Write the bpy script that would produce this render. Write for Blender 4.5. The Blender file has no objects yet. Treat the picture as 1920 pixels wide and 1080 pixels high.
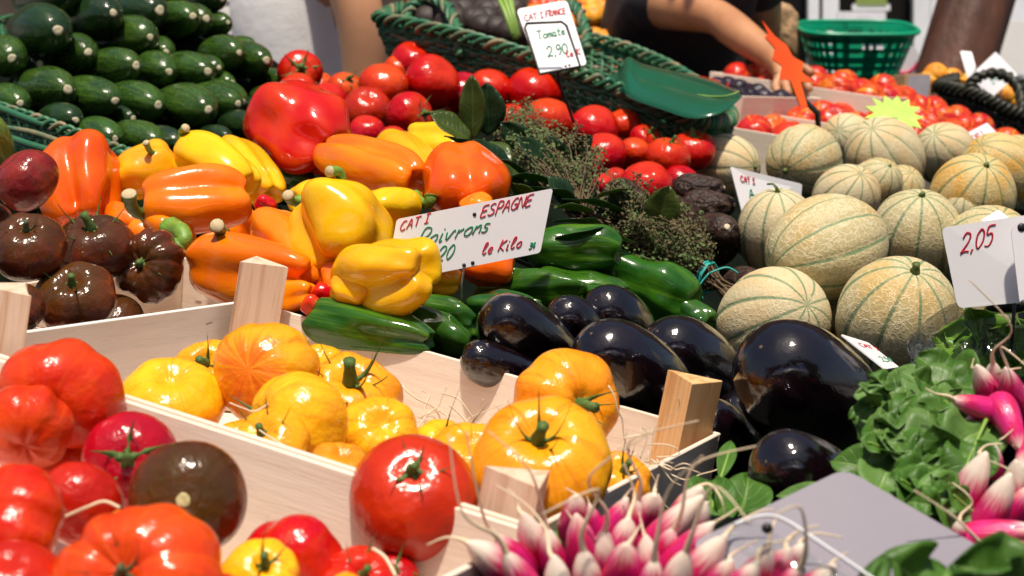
import bpy, math, random
import numpy as np
from mathutils import Vector, Matrix, noise as mnoise
random.seed(7)
R = random
sc = bpy.context.scene
col = sc.collection
PI = math.pi
# ---------------------------------------------------------------- camera, sky, sun, exposure
CAMZ = 1.35
PITCH = math.radians(12)
FPX = 3000.0                       # focal length in photograph pixels (1920 wide)
cd = bpy.data.cameras.new('camera'); cam = bpy.data.objects.new('camera', cd); col.objects.link(cam)
cam.location = (0, 0, CAMZ); cam.rotation_euler = (math.radians(90) - PITCH, 0, 0)
cd.lens = FPX / 1920 * 36; cd.sensor_width = 36; cd.clip_start = .05; cd.clip_end = 400
cd.dof.use_dof = True; cd.dof.focus_distance = 1.42; cd.dof.aperture_fstop = 9.5; cd.dof.aperture_blades = 7
sc.camera = cam
SUN = Vector((.0, -.22, .97)).normalized()
w = bpy.data.worlds.new('World'); sc.world = w; w.use_nodes = True
wn = w.node_tree; bg = wn.nodes['Background']
sky = wn.nodes.new('ShaderNodeTexSky'); sky.sky_type = 'NISHITA'; sky.sun_disc = False
sky.sun_elevation = math.asin(SUN.z); sky.sun_rotation = math.atan2(SUN.x, SUN.y)
sky.air_density = 1.0; sky.dust_density = 3.0
wn.links.new(sky.outputs[0], bg.inputs[0]); bg.inputs[1].default_value = .072
sd = bpy.data.lights.new('sun', 'SUN'); sd.energy = 3.9; sd.angle = math.radians(2.2); sd.color = (1, .90, .76)
so = bpy.data.objects.new('sun', sd); col.objects.link(so); so.rotation_euler = SUN.to_track_quat('Z', 'Y').to_euler(); so.location = (0, 0, 6)
sc.view_settings.view_transform = 'Standard'; sc.view_settings.look = 'None'
sc.view_settings.exposure = 0.42; sc.view_settings.gamma = 1
sc.render.resolution_x = 1024; sc.render.resolution_y = 576

# ---------------------------------------------------------------- geometry helpers
CP, SP = math.cos(PITCH), math.sin(PITCH)
RT = Vector((1, 0, 0)); UPV = Vector((0, SP, CP)); BK = Vector((0, -CP, SP)); FW = -BK
CAM = Vector((0, 0, CAMZ))
def P(x, y, d):
    "the point d metres in front of the viewer that stands at photograph position x, y"
    return CAM + FW * d + RT * ((x - 960) / FPX * d) + UPV * ((540 - y) / FPX * d)
def A3(ax, ay, az=None):
    "direction: ax right, ay down, az towards the viewer"
    if az is None: az = math.sqrt(max(0.0, 1 - ax * ax - ay * ay))
    return (RT * ax - UPV * ay + BK * az).normalized()
def px(n, d): return n * d / FPX

def mesh(name, vs, fs, m=None, smooth=True, mats=None, mi=None):
    me = bpy.data.meshes.new(name); me.from_pydata([tuple(v) for v in vs], [], fs); me.update()
    for mm in (mats or ([m] if m else [])): me.materials.append(mm)
    if smooth: me.polygons.foreach_set('use_smooth', [True] * len(fs))
    if mi: me.polygons.foreach_set('material_index', mi)
    return me
def link(name, me, parent=None, mw=None, label=None):
    o = bpy.data.objects.new(name, me); col.objects.link(o)
    if mw is not None: o.matrix_world = mw
    if parent: o.parent = parent
    if label: o['label'] = label
    return o
def tag(o, label, cat=None, group=None, kind=None):
    if label: o['label'] = label
    if cat: o['category'] = cat
    if group: o['group'] = group
    if kind: o['kind'] = kind
    return o
def empty(name, loc, label, cat, group=None):
    o = bpy.data.objects.new(name, None); col.objects.link(o); o.location = loc; o.empty_display_size = .02
    return tag(o, label, cat, group)
def child(name, me, root, label=None):
    "a part modelled in world coordinates, hung under a root that is only translated"
    o = bpy.data.objects.new(name, me); col.objects.link(o); o.parent = root
    o.location = -Vector(root.location) if root.type == 'EMPTY' else (0, 0, 0)
    if label: o['label'] = label
    return o

class MB:
    def __init__(s): s.v = []; s.f = []
    def add(s, vs, fs):
        k = len(s.v); s.v += [Vector(v) for v in vs]; s.f += [tuple(i + k for i in f) for f in fs]
    def tube(s, pts, r, n=6, cap=True, flat=1.0):
        pts = [Vector(p) for p in pts]; N = len(pts)
        rr = r if isinstance(r, (list, tuple)) else [r] * N
        t0 = (pts[1] - pts[0]).normalized(); a = t0.orthogonal().normalized(); vs = []
        for i, p in enumerate(pts):
            t = (pts[min(i + 1, N - 1)] - pts[max(i - 1, 0)])
            t = t.normalized() if t.length > 1e-9 else t0
            a = (a - t * a.dot(t)); a = a.normalized() if a.length > 1e-6 else t.orthogonal().normalized()
            b = t.cross(a)
            for k in range(n):
                q = 2 * PI * k / n; vs.append(p + a * (math.cos(q) * rr[i]) + b * (math.sin(q) * rr[i] * flat))
        fs = [(i * n + k, i * n + (k + 1) % n, (i + 1) * n + (k + 1) % n, (i + 1) * n + k) for i in range(N - 1) for k in range(n)]
        if cap: fs += [tuple(range(n))[::-1], tuple(range((N - 1) * n, N * n))]
        s.add(vs, fs)
    def box(s, c, X, Y, Z):
        c = Vector(c); vs = [c + X * i + Y * j + Z * k for i in (-.5, .5) for j in (-.5, .5) for k in (-.5, .5)]
        s.add(vs, [(0, 1, 3, 2), (4, 6, 7, 5), (0, 4, 5, 1), (2, 3, 7, 6), (0, 2, 6, 4), (1, 5, 7, 3)])
    def prism(s, poly, off):
        n = len(poly); vs = [Vector(p) for p in poly] + [Vector(p) + off for p in poly]
        s.add(vs, [tuple(range(n))[::-1], tuple(range(n, 2 * n))] + [(i, (i + 1) % n, n + (i + 1) % n, n + i) for i in range(n)])
    def me(s, name, m, smooth=True): return mesh(name, s.v, s.f, m, smooth)
def bevel(o, wd=.0015, seg=2):
    b = o.modifiers.new('b', 'BEVEL'); b.width = wd; b.segments = seg; b.limit_method = 'ANGLE'; return o
def spline(pts, n=8):
    pts = [Vector(p) for p in pts]; out = []
    for i in range(len(pts) - 1):
        p0 = pts[max(i - 1, 0)]; p1 = pts[i]; p2 = pts[i + 1]; p3 = pts[min(i + 2, len(pts) - 1)]
        for k in range(n):
            t = k / n
            out.append(.5 * ((2 * p1) + (p2 - p0) * t + (2 * p0 - 5 * p1 + 4 * p2 - p3) * t * t + (3 * p1 - p0 - 3 * p2 + p3) * t ** 3))
    out.append(pts[-1]); return out

# ---------------------------------------------------------------- materials
def nodes(name):
    m = bpy.data.materials.new(name); m.use_nodes = True; nt = m.node_tree
    return m, nt, nt.nodes['Principled BSDF']
def N(nt, t, **kw):
    n = nt.nodes.new(t)
    for k, v in kw.items():
        if k.startswith('i_'):
            key = k[2:]; n.inputs[int(key) if key.isdigit() else key].default_value = v
        else: setattr(n, k, v)
    return n
def L(nt, a, b): nt.links.new(a, b)
def mixc(nt, fac, a, b, mode='MIX'):
    n = nt.nodes.new('ShaderNodeMix'); n.data_type = 'RGBA'; n.blend_type = mode
    for s, v in ((n.inputs[0], fac), (n.inputs[6], a), (n.inputs[7], b)):
        if hasattr(v, 'is_linked') or hasattr(v, 'links'): L(nt, v, s)
        elif isinstance(v, (int, float)): s.default_value = v
        else: s.default_value = (*v, 1)
    return n.outputs[2]
def mathn(nt, op, a, b=None, c=None):
    n = nt.nodes.new('ShaderNodeMath'); n.operation = op
    for i, v in enumerate((a, b, c)):
        if v is None: continue
        if isinstance(v, (int, float)): n.inputs[i].default_value = v
        else: L(nt, v, n.inputs[i])
    return n.outputs[0]
def ramp(nt, fac, lo, hi):
    n = nt.nodes.new('ShaderNodeMapRange'); n.inputs[1].default_value = lo; n.inputs[2].default_value = hi
    n.interpolation_type = 'SMOOTHSTEP'; L(nt, fac, n.inputs[0]); return n.outputs[0]
def noise(nt, vec, scale, detail=3, rough=.5, dist=0):
    n = N(nt, 'ShaderNodeTexNoise'); n.inputs['Scale'].default_value = scale; n.inputs['Detail'].default_value = detail
    n.inputs['Roughness'].default_value = rough; n.inputs['Distortion'].default_value = dist
    if vec is not None: L(nt, vec, n.inputs['Vector'])
    return n.outputs['Fac']
def seeded(nt):
    "object coordinates moved by a per-object random amount"
    tc = N(nt, 'ShaderNodeTexCoord'); oi = N(nt, 'ShaderNodeObjectInfo')
    mu = mathn(nt, 'MULTIPLY', oi.outputs['Random'], 37.0)
    cx = N(nt, 'ShaderNodeCombineXYZ'); L(nt, mu, cx.inputs[0]); L(nt, mu, cx.inputs[1])
    ad = N(nt, 'ShaderNodeVectorMath', operation='ADD'); L(nt, tc.outputs['Object'], ad.inputs[0]); L(nt, cx.outputs[0], ad.inputs[1])
    return tc.outputs['Object'], ad.outputs[0], oi.outputs['Random']
def merid(nt, obj, rnd, zs=.35):
    "coordinates that run in streaks from pole to pole"
    sx = N(nt, 'ShaderNodeSeparateXYZ'); L(nt, obj, sx.inputs[0])
    pl = N(nt, 'ShaderNodeCombineXYZ'); L(nt, sx.outputs[0], pl.inputs[0]); L(nt, sx.outputs[1], pl.inputs[1])
    nm = N(nt, 'ShaderNodeVectorMath', operation='NORMALIZE'); L(nt, pl.outputs[0], nm.inputs[0])
    z = mathn(nt, 'ADD', mathn(nt, 'MULTIPLY', sx.outputs[2], zs), mathn(nt, 'MULTIPLY', rnd, 31.0))
    c = N(nt, 'ShaderNodeCombineXYZ'); L(nt, z, c.inputs[2])
    ad = N(nt, 'ShaderNodeVectorMath', operation='ADD'); L(nt, nm.outputs[0], ad.inputs[0]); L(nt, c.outputs[0], ad.inputs[1])
    return ad.outputs[0], sx
def bump(nt, b, h, strength, dist=.01):
    n = N(nt, 'ShaderNodeBump'); n.inputs['Strength'].default_value = strength; n.inputs['Distance'].default_value = dist
    L(nt, h, n.inputs['Height']); L(nt, n.outputs[0], b.inputs['Normal'])
def fin(b, rough, coat=0, sss=0, spec=.5):
    b.inputs['Roughness'].default_value = rough; b.inputs['Coat Weight'].default_value = coat; b.inputs['Coat Roughness'].default_value = .08
    b.inputs['Specular IOR Level'].default_value = spec
    if sss:
        b.inputs['Subsurface Weight'].default_value = sss; b.inputs['Subsurface Radius'].default_value = (1, .35, .1); b.inputs['Subsurface Scale'].default_value = .006

def skin_mat(name, c1, c2, rough=.2, coat=.3, streak=None, top=None, bottom=None, speck=None, b1=.25, sss=.06, spec=.36, ns=2.2, patch=.0):
    m, nt, b = nodes(name); o, sv, rnd = seeded(nt); mv, sx = merid(nt, o, rnd)
    c = mixc(nt, ramp(nt, noise(nt, sv, ns, 3), .35, .65), c1, c2)
    if streak:
        f = mathn(nt, 'MULTIPLY', ramp(nt, noise(nt, mv, streak[1], 4, .6), .48, .72), streak[2]); c = mixc(nt, f, c, streak[0])
    if top:
        d = mathn(nt, 'ADD', sx.outputs[2], mathn(nt, 'MULTIPLY', noise(nt, mv, 6, 2), .25))
        c = mixc(nt, mathn(nt, 'MULTIPLY', ramp(nt, d, top[1], top[2]), top[3]), c, top[0])
    if bottom:
        d = mathn(nt, 'SUBTRACT', mathn(nt, 'MULTIPLY', noise(nt, mv, 7, 3), .35), sx.outputs[2])
        c = mixc(nt, mathn(nt, 'MULTIPLY', ramp(nt, d, bottom[1], bottom[2]), bottom[3]), c, bottom[0])
    if speck:
        f = mathn(nt, 'MULTIPLY', ramp(nt, noise(nt, sv, speck[1], 2), speck[2], speck[2] + .06), speck[3]); c = mixc(nt, f, c, speck[0])
    # ripeness differs a little from fruit to fruit
    hs = N(nt, 'ShaderNodeHueSaturation'); L(nt, c, hs.inputs['Color'])
    L(nt, mathn(nt, 'ADD', mathn(nt, 'MULTIPLY', rnd, .014), .493), hs.inputs['Hue'])
    L(nt, mathn(nt, 'ADD', mathn(nt, 'MULTIPLY', rnd, .22), .89), hs.inputs['Value'])
    L(nt, hs.outputs[0], b.inputs['Base Color'])
    rr = mathn(nt, 'ADD', mathn(nt, 'MULTIPLY', noise(nt, sv, 9, 4), rough * .9), rough * .55); rr = mathn(nt, 'ADD', rr, mathn(nt, 'MULTIPLY', ramp(nt, noise(nt, sv, 2.6, 4), .56, .66), patch)); L(nt, rr, b.inputs['Roughness'])
    bump(nt, b, mathn(nt, 'ADD', noise(nt, sv, 5, 3), mathn(nt, 'MULTIPLY', noise(nt, sv, 60, 2), .05)), b1, .012)
    fin(b, rough, coat, sss, spec); L(nt, rr, b.inputs['Roughness'])
    return m
def plain(name, c1, c2=None, rough=.6, scale=40, b1=.2, metal=0, spec=.5, dist=.002, sc3=(1, 1, 1)):
    m, nt, b = nodes(name); tc = N(nt, 'ShaderNodeTexCoord'); mp = N(nt, 'ShaderNodeMapping'); L(nt, tc.outputs['Object'], mp.inputs[0])
    mp.inputs['Scale'].default_value = sc3
    n = noise(nt, mp.outputs[0], scale, 5, .6)
    c2 = c2 or tuple(x * .8 for x in c1)
    L(nt, mixc(nt, ramp(nt, n, .3, .7), c1, c2), b.inputs['Base Color'])
    bump(nt, b, n, b1, dist); fin(b, rough, 0, 0, spec); b.inputs['Metallic'].default_value = metal
    return m

M = {}
M['tom_red'] = skin_mat('tomato_red_skin', (.50, .007, .002), (.58, .020, .003), .2, .12, top=((.72, .10, .01), .30, .62, .5), speck=((.8, .2, .1), 70, .74, .3))
M['tom_beef'] = skin_mat('tomato_beef_skin', (.56, .014, .003), (.64, .040, .004), .22, .1, streak=((.68, .085, .006), 5, .5), speck=((.85, .3, .1), 80, .72, .3))
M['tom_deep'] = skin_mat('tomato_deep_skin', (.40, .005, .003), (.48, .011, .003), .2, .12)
M['tom_brown'] = skin_mat('tomato_brown_skin', (.070, .014, .006), (.15, .024, .008), .16, .12, streak=((.075, .032, .005), 4, .75), top=((.048, .030, .005), .15, .5, .65), speck=((.3, .14, .05), 80, .72, .35))
M['tom_plum'] = skin_mat('tomato_plum_skin', (.16, .010, .018), (.26, .018, .016), .2, .12, streak=((.12, .03, .02), 4, .5))
M['tom_yel'] = skin_mat('tomato_yellow_skin', (.86, .36, .006), (.88, .44, .010), .22, .1, streak=((.80, .22, .006), 7, .75), bottom=((.80, .14, .01), .42, .62, .7), speck=((.9, .7, .2), 80, .72, .35))
M['tom_amber'] = skin_mat('tomato_amber_skin', (.84, .27, .006), (.88, .36, .010), .22, .1, streak=((.80, .18, .006), 7, .8))
M['pep_yel'] = skin_mat('pepper_yellow_skin', (.82, .50, .004), (.84, .42, .004), .17, .22, b1=.08, sss=.08, patch=.10)
M['pep_amb'] = skin_mat('pepper_amber_skin', (.86, .43, .006), (.86, .33, .006), .17, .22, b1=.08, sss=.08, patch=.10)
M['pep_ora'] = skin_mat('pepper_orange_skin', (.82, .155, .002), (.80, .105, .002), .17, .22, b1=.08, sss=.08, patch=.10)
M['pep_ora2'] = skin_mat('pepper_light_orange_skin', (.84, .23, .003), (.82, .165, .003), .17, .22, b1=.08, sss=.08, patch=.10)
M['pep_red'] = skin_mat('pepper_red_skin', (.54, .009, .003), (.64, .040, .004), .15, .25, b1=.10)
M['pep_grn'] = skin_mat('pepper_green_skin', (.012, .062, .005), (.030, .115, .007), .15, .2, streak=((.13, .25, .015), 3, .5), b1=.10, sss=.02, patch=.10)
M['pep_grn2'] = skin_mat('pepper_dark_green_skin', (.012, .060, .008), (.026, .095, .010), .15, .2, streak=((.05, .11, .01), 3, .5), b1=.10, sss=.03)
M['egg'] = skin_mat('aubergine_skin', (.0025, .0015, .002), (.006, .002, .004), .08, .8, speck=((.2, .17, .14), 120, .77, .35), b1=.20, sss=0, spec=.5, patch=.06)
M['zuc'] = skin_mat('courgette_skin', (.012, .044, .006), (.028, .080, .009), .22, .2, streak=((.07, .15, .015), 9, .8), speck=((.32, .38, .12), 60, .62, .6), b1=.2, sss=0)
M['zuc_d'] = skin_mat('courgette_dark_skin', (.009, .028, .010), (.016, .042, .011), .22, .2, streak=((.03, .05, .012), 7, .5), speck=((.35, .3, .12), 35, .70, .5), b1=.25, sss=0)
M['avo'] = skin_mat('avocado_skin', (.020, .010, .008), (.045, .022, .014), .45, 0, speck=((.16, .09, .05), 30, .62, .5), b1=.9, sss=0, ns=8)
M['nec'] = skin_mat('nectarine_skin', (.48, .008, .010), (.62, .03, .01), .3, .1, streak=((.80, .30, .02), 2.2, .9), speck=((.8, .5, .2), 40, .68, .4), sss=0)
M['ora'] = skin_mat('apricot_skin', (.8, .25, .02), (.85, .38, .03), .5, 0, sss=0)
M['plum'] = skin_mat('dark_plum_skin', (.01, .008, .014), (.03, .02, .04), .35, 0, sss=0)
M['lime'] = skin_mat('pale_green_gourd_skin', (.13, .22, .03), (.09, .16, .02), .3, .1, streak=((.3, .3, .06), 5, .8), sss=0)
M['stem'] = plain('pepper_stem', (.20, .34, .04), (.11, .24, .03), .45, 12, .3, dist=.004, sc3=(1, 1, .2))
M['stem_d'] = plain('dark_pepper_stem', (.06, .11, .015), (.12, .16, .03), .45, 12, .3, dist=.004)
M['cut'] = plain('cut_stem_end', (.62, .50, .30), (.48, .36, .20), .8, 60, .5)
M['calyx'] = plain('calyx_green', (.045, .11, .016), (.09, .15, .025), .65, 30, .3)
M['calyx_d'] = plain('calyx_dry', (.10, .11, .04), (.05, .06, .02), .75, 30, .3)
M['scar'] = plain('blossom_scar', (.74, .68, .48), (.60, .50, .30), .8, 8, .5)
def leaf_mat(name, c1, c2, vein, rough=.45, vs=.5, nveins=7):
    m, nt, b = nodes(name); a = N(nt, 'ShaderNodeAttribute', attribute_name='across').outputs['Fac']; l = N(nt, 'ShaderNodeAttribute', attribute_name='along').outputs['Fac']
    tc = N(nt, 'ShaderNodeTexCoord'); oi = N(nt, 'ShaderNodeObjectInfo'); ab = mathn(nt, 'ABSOLUTE', a)
    sd_ = mathn(nt, 'FRACT', mathn(nt, 'ADD', mathn(nt, 'SUBTRACT', mathn(nt, 'MULTIPLY', l, float(nveins)), mathn(nt, 'MULTIPLY', ab, 1.5)), mathn(nt, 'MULTIPLY', noise(nt, tc.outputs['Object'], 60, 2), .5)))
    side = ramp(nt, mathn(nt, 'ABSOLUTE', mathn(nt, 'SUBTRACT', sd_, .5)), .10, .02); mid = ramp(nt, ab, .12, .03)
    n1 = noise(nt, tc.outputs['Object'], 45, 4, .6)
    c = mixc(nt, ramp(nt, n1, .35, .65), c1, c2)
    c = mixc(nt, mathn(nt, 'MULTIPLY', oi.outputs['Random'], .4), c, tuple(x * .45 for x in c1))
    v = mathn(nt, 'MAXIMUM', mid, mathn(nt, 'MULTIPLY', side, .45)); c = mixc(nt, mathn(nt, 'MULTIPLY', v, vs), c, vein)
    c = mixc(nt, mathn(nt, 'MULTIPLY', ramp(nt, noise(nt, tc.outputs['Object'], 130, 2), .72, .78), .6), c, (.16, .10, .03))
    L(nt, c, b.inputs['Base Color']); bump(nt, b, mathn(nt, 'SUBTRACT', n1, mathn(nt, 'MULTIPLY', v, .8)), .45, .002); fin(b, rough, 0, 0, .4)
    out = nt.nodes['Material Output']; tr = N(nt, 'ShaderNodeBsdfTranslucent'); L(nt, mixc(nt, .5, c, (.25, .5, .03)), tr.inputs['Color']); mx = N(nt, 'ShaderNodeMixShader'); mx.inputs[0].default_value = .22
    L(nt, b.outputs[0], mx.inputs[1]); L(nt, tr.outputs[0], mx.inputs[2]); L(nt, mx.outputs[0], out.inputs[0]); return m
M['leaf'] = leaf_mat('radish_leaf', (.050, .145, .014), (.085, .21, .025), (.22, .36, .09))
M['leaf2'] = leaf_mat('pale_radish_leaf', (.15, .29, .07), (.11, .23, .045), (.26, .40, .12))
M['lettuce'] = leaf_mat('lettuce_leaf', (.20, .36, .03), (.11, .26, .02), (.45, .52, .18), .35)
M['bay'] = leaf_mat('bay_leaf', (.050, .085, .014), (.075, .11, .02), (.16, .20, .06), .3, .35, 9)
M['bay_d'] = leaf_mat('bay_leaf_dark', (.014, .042, .016), (.022, .055, .018), (.07, .12, .05), .28, .4, 9)
M['scar_t'] = plain('stem_scar', (.42, .38, .16), (.60, .52, .28), .8, 14, .5)
M['rib'] = plain('leaf_stalk', (.26, .40, .08), (.18, .32, .05), .45, 20, .2)
M['thyme'] = plain('thyme_leaf', (.06, .12, .025), (.10, .14, .04), .8, 30, .2)
M['thyme_b'] = plain('thyme_dry', (.13, .09, .045), (.08, .08, .025), .85, 30, .2)
M['twig'] = plain('twig', (.14, .09, .045), (.08, .05, .025), .8, 30, .3)
M['string'] = plain('teal_string', (.02, .42, .36), (.03, .32, .3), .5, 60, .2)
M['wick'] = plain('green_wicker', (.015, .12, .06), (.05, .15, .06), .45, 28, .5)
M['wick_t'] = plain('worn_wicker', (.26, .20, .11), (.04, .12, .06), .6, 30, .5)
M['wick_k'] = plain('dark_wicker', (.012, .016, .010), (.03, .03, .016), .5, 28, .5)
M['palm'] = plain('glossy_leaf', (.006, .095, .050), (.010, .075, .038), .16, 5, .15)
M['card'] = plain('white_card', (.84, .83, .85), (.80, .79, .82), .35, 5, .05)
M['cardg'] = plain('grey_card', (.28, .255, .285), (.24, .22, .255), .3, 3, .05)
M['ink_r'] = plain('red_ink', (.55, .01, .04), (.42, .01, .03), .5)
M['ink_g'] = plain('green_ink', (.01, .26, .12), (.01, .2, .1), .5)
M['ink_k'] = plain('black_mark', (.01, .01, .012), None, .5)
M['wire'] = plain('grey_wire', (.45, .43, .40), None, .3, metal=.8)
M['wire_k'] = plain('black_wire', (.02, .02, .02), None, .4)
M['straw'] = plain('wood_wool', (.78, .66, .47), (.66, .5, .32), .7)
M['strawg'] = plain('clear_wood_wool', (.62, .50, .46), (.72, .66, .6), .4)
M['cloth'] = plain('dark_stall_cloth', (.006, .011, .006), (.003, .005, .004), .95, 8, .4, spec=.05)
M['pla'] = plain('green_plastic', (.0, .32, .17), (.0, .26, .13), .3, 6, .05)
M['neon'] = plain('neon_yellow_card', (.55, .85, .16), None, .6)
M['neo'] = plain('neon_orange_card', (.90, .06, .005), (.95, .13, .01), .6, 3)
M['neo2'] = plain('neon_card_edge', (.95, .34, .01), None, .6)
M['skin'] = plain('skin', (.62, .31, .17), (.55, .26, .13), .5, 9, .1)
M['skin2'] = plain('tanned_skin', (.52, .25, .12), (.40, .17, .075), .5, 12, .15)
M['tank'] = plain('white_cotton', (.84, .82, .81), (.76, .74, .74), .9, 7, .5, dist=.01)
M['tee'] = plain('charcoal_cotton', (.020, .018, .022), (.034, .03, .033), .9, 7, .5, dist=.01)
M['denim'] = plain('denim', (.07, .15, .32), (.05, .10, .22), .9, 60)
M['hair'] = plain('brown_hair', (.05, .025, .012), None, .5, 50)
M['trunk'] = plain('brown_timber', (.11, .035, .014), (.035, .012, .007), .6, 7, .8, dist=.02, sc3=(1, 1, .12))
M['pave'] = plain('pavement', (.20, .19, .18), (.15, .145, .14), .8, 4, .3)
M['wallw'] = plain('white_render', (.72, .71, .68), (.62, .61, .59), .8, 2, .1)
M['frame'] = plain('white_paint', (.78, .80, .84), None, .4, 3, .05)
M['dark'] = plain('dark_glass', (.012, .012, .014), (.02, .018, .016), .15, 2, .02)
M['paper'] = plain('kraft_paper', (.42, .27, .14), (.33, .2, .1), .8, 9, .5, dist=.01)
M['whitebox'] = plain('white_polystyrene', (.74, .72, .68), None, .7, 30)
M['lab'] = plain('grey_label', (.34, .32, .36), (.28, .27, .31), .6, 60)
M['petal_w'] = plain('white_petal', (.75, .74, .8), None, .6); M['petal_b'] = plain('violet_petal', (.07, .05, .38), None, .6); M['petal_r'] = plain('pink_petal', (.55, .02, .10), None, .6)

def wood_mat(name, c1, c2, grain=.5):
    m, nt, b = nodes(name); tc = N(nt, 'ShaderNodeTexCoord'); mp = N(nt, 'ShaderNodeMapping'); L(nt, tc.outputs['Object'], mp.inputs[0])
    mp.inputs['Scale'].default_value = (3, 30, 55)
    a = noise(nt, mp.outputs[0], 2.2, 4, .6, .4); f = noise(nt, mp.outputs[0], 14, 3, .6)
    c = mixc(nt, mathn(nt, 'MULTIPLY', ramp(nt, a, .42, .72), grain), c1, c2)
    c = mixc(nt, mathn(nt, 'MULTIPLY', ramp(nt, f, .5, .8), grain * .35), c, tuple(x * .6 for x in c2))
    L(nt, c, b.inputs['Base Color']); bump(nt, b, mathn(nt, 'ADD', a, f), .25, .0012); fin(b, .6, 0, 0, .35); return m
M['wood'] = wood_mat('poplar_veneer', (.80, .68, .56), (.70, .56, .43), .6)
M['woodw'] = wood_mat('white_veneer', (.78, .77, .74), (.62, .64, .62), .5)  # whiter, cooler tone for one side board of a crate
M['woodp'] = wood_mat('pine_post', (.74, .55, .41), (.55, .33, .20), .9)
M['woodo'] = wood_mat('orange_pine_post', (.76, .47, .22), (.52, .24, .08), .9)

def melon_mat(name, c1, c2, net):
    m, nt, b = nodes(name); o, sv, rnd = seeded(nt)
    sx = N(nt, 'ShaderNodeSeparateXYZ'); L(nt, o, sx.inputs[0])
    ang = mathn(nt, 'ARCTAN2', sx.outputs[1], sx.outputs[0])
    wob = mathn(nt, 'MULTIPLY', noise(nt, sv, 7, 3), .35)
    s = mathn(nt, 'ABSOLUTE', mathn(nt, 'SINE', mathn(nt, 'ADD', mathn(nt, 'MULTIPLY', ang, 5), wob)))
    rad = mathn(nt, 'POWER', mathn(nt, 'ADD', mathn(nt, 'MULTIPLY', sx.outputs[0], sx.outputs[0]), mathn(nt, 'MULTIPLY', sx.outputs[1], sx.outputs[1])), .5)
    s2 = mathn(nt, 'MULTIPLY', s, mathn(nt, 'ADD', mathn(nt, 'MULTIPLY', rad, 1.7), .12))
    base = mixc(nt, ramp(nt, noise(nt, sv, 1.9, 2), .46, .66), c1, c2)
    st = ramp(nt, mathn(nt, 'SUBTRACT', s2, mathn(nt, 'MULTIPLY', noise(nt, sv, 2.5, 2), .10)), .15, .03)
    brk = ramp(nt, noise(nt, sv, 9, 3), .22, .46)
    green = mixc(nt, noise(nt, sv, 12, 3), (.07, .15, .06), (.20, .30, .17))
    vo = N(nt, 'ShaderNodeTexVoronoi'); vo.feature = 'DISTANCE_TO_EDGE'; vo.inputs['Scale'].default_value = 14
    dv = N(nt, 'ShaderNodeVectorMath', operation='ADD'); L(nt, sv, dv.inputs[0])
    nc = N(nt, 'ShaderNodeTexNoise'); nc.inputs['Scale'].default_value = 11; nc.inputs['Detail'].default_value = 3; L(nt, sv, nc.inputs['Vector'])
    scl = N(nt, 'ShaderNodeVectorMath', operation='SCALE'); scl.inputs['Scale'].default_value = .14; L(nt, nc.outputs['Color'], scl.inputs[0]); L(nt, scl.outputs[0], dv.inputs[1])
    L(nt, dv.outputs[0], vo.inputs['Vector'])
    netm = mathn(nt, 'MULTIPLY', ramp(nt, vo.outputs['Distance'], .09, .015), ramp(nt, noise(nt, sv, 3, 2), .3, .5))
    c = mixc(nt, mathn(nt, 'MULTIPLY', netm, .50 * net), base, (.72, .60, .40))
    c = mixc(nt, mathn(nt, 'MULTIPLY', mathn(nt, 'MULTIPLY', ramp(nt, vo.outputs['Distance'], .05, .14), .42 * net), 1), c, (.36, .30, .12))
    c = mixc(nt, mathn(nt, 'MULTIPLY', st, mathn(nt, 'MULTIPLY', brk, .85)), c, green)
    c = mixc(nt, mathn(nt, 'MULTIPLY', ramp(nt, noise(nt, sv, 48, 2), .70, .76), .5), c, (.16, .13, .04))
    L(nt, c, b.inputs['Base Color'])
    bump(nt, b, mathn(nt, 'ADD', mathn(nt, 'MULTIPLY', netm, net), mathn(nt, 'MULTIPLY', noise(nt, sv, 30, 4), .35)), .26, .010); fin(b, .55, 0, 0, .35)
    return m
M['mel'] = melon_mat('netted_melon_rind', (.55, .48, .28), (.60, .41, .16), 1.0)
M['mel_y'] = melon_mat('golden_melon_rind', (.62, .47, .20), (.74, .36, .03), .7)
M['mel_s'] = melon_mat('smooth_melon_rind', (.62, .53, .33), (.64, .46, .24), .4)

def radish_mat():
    m, nt, b = nodes('radish_skin'); o, sv, rnd = seeded(nt); mv, sx = merid(nt, o, rnd, .8)
    z = mathn(nt, 'ADD', sx.outputs[2], mathn(nt, 'ADD', mathn(nt, 'MULTIPLY', noise(nt, mv, 5, 4), .35), mathn(nt, 'MULTIPLY', rnd, .30)))
    c = mixc(nt, ramp(nt, noise(nt, sv, 3, 3), .3, .7), (.60, .010, .085), (.66, .016, .20))
    c = mixc(nt, ramp(nt, z, .46, .74), c, (.84, .72, .60))
    L(nt, c, b.inputs['Base Color']); bump(nt, b, noise(nt, mv, 9, 3), .3, .003); fin(b, .28, .2, .1)
    return m
M['rad'] = radish_mat()
M['radt'] = plain('radish_root', (.80, .66, .46), (.70, .54, .34), .6, 40, .3)

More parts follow.
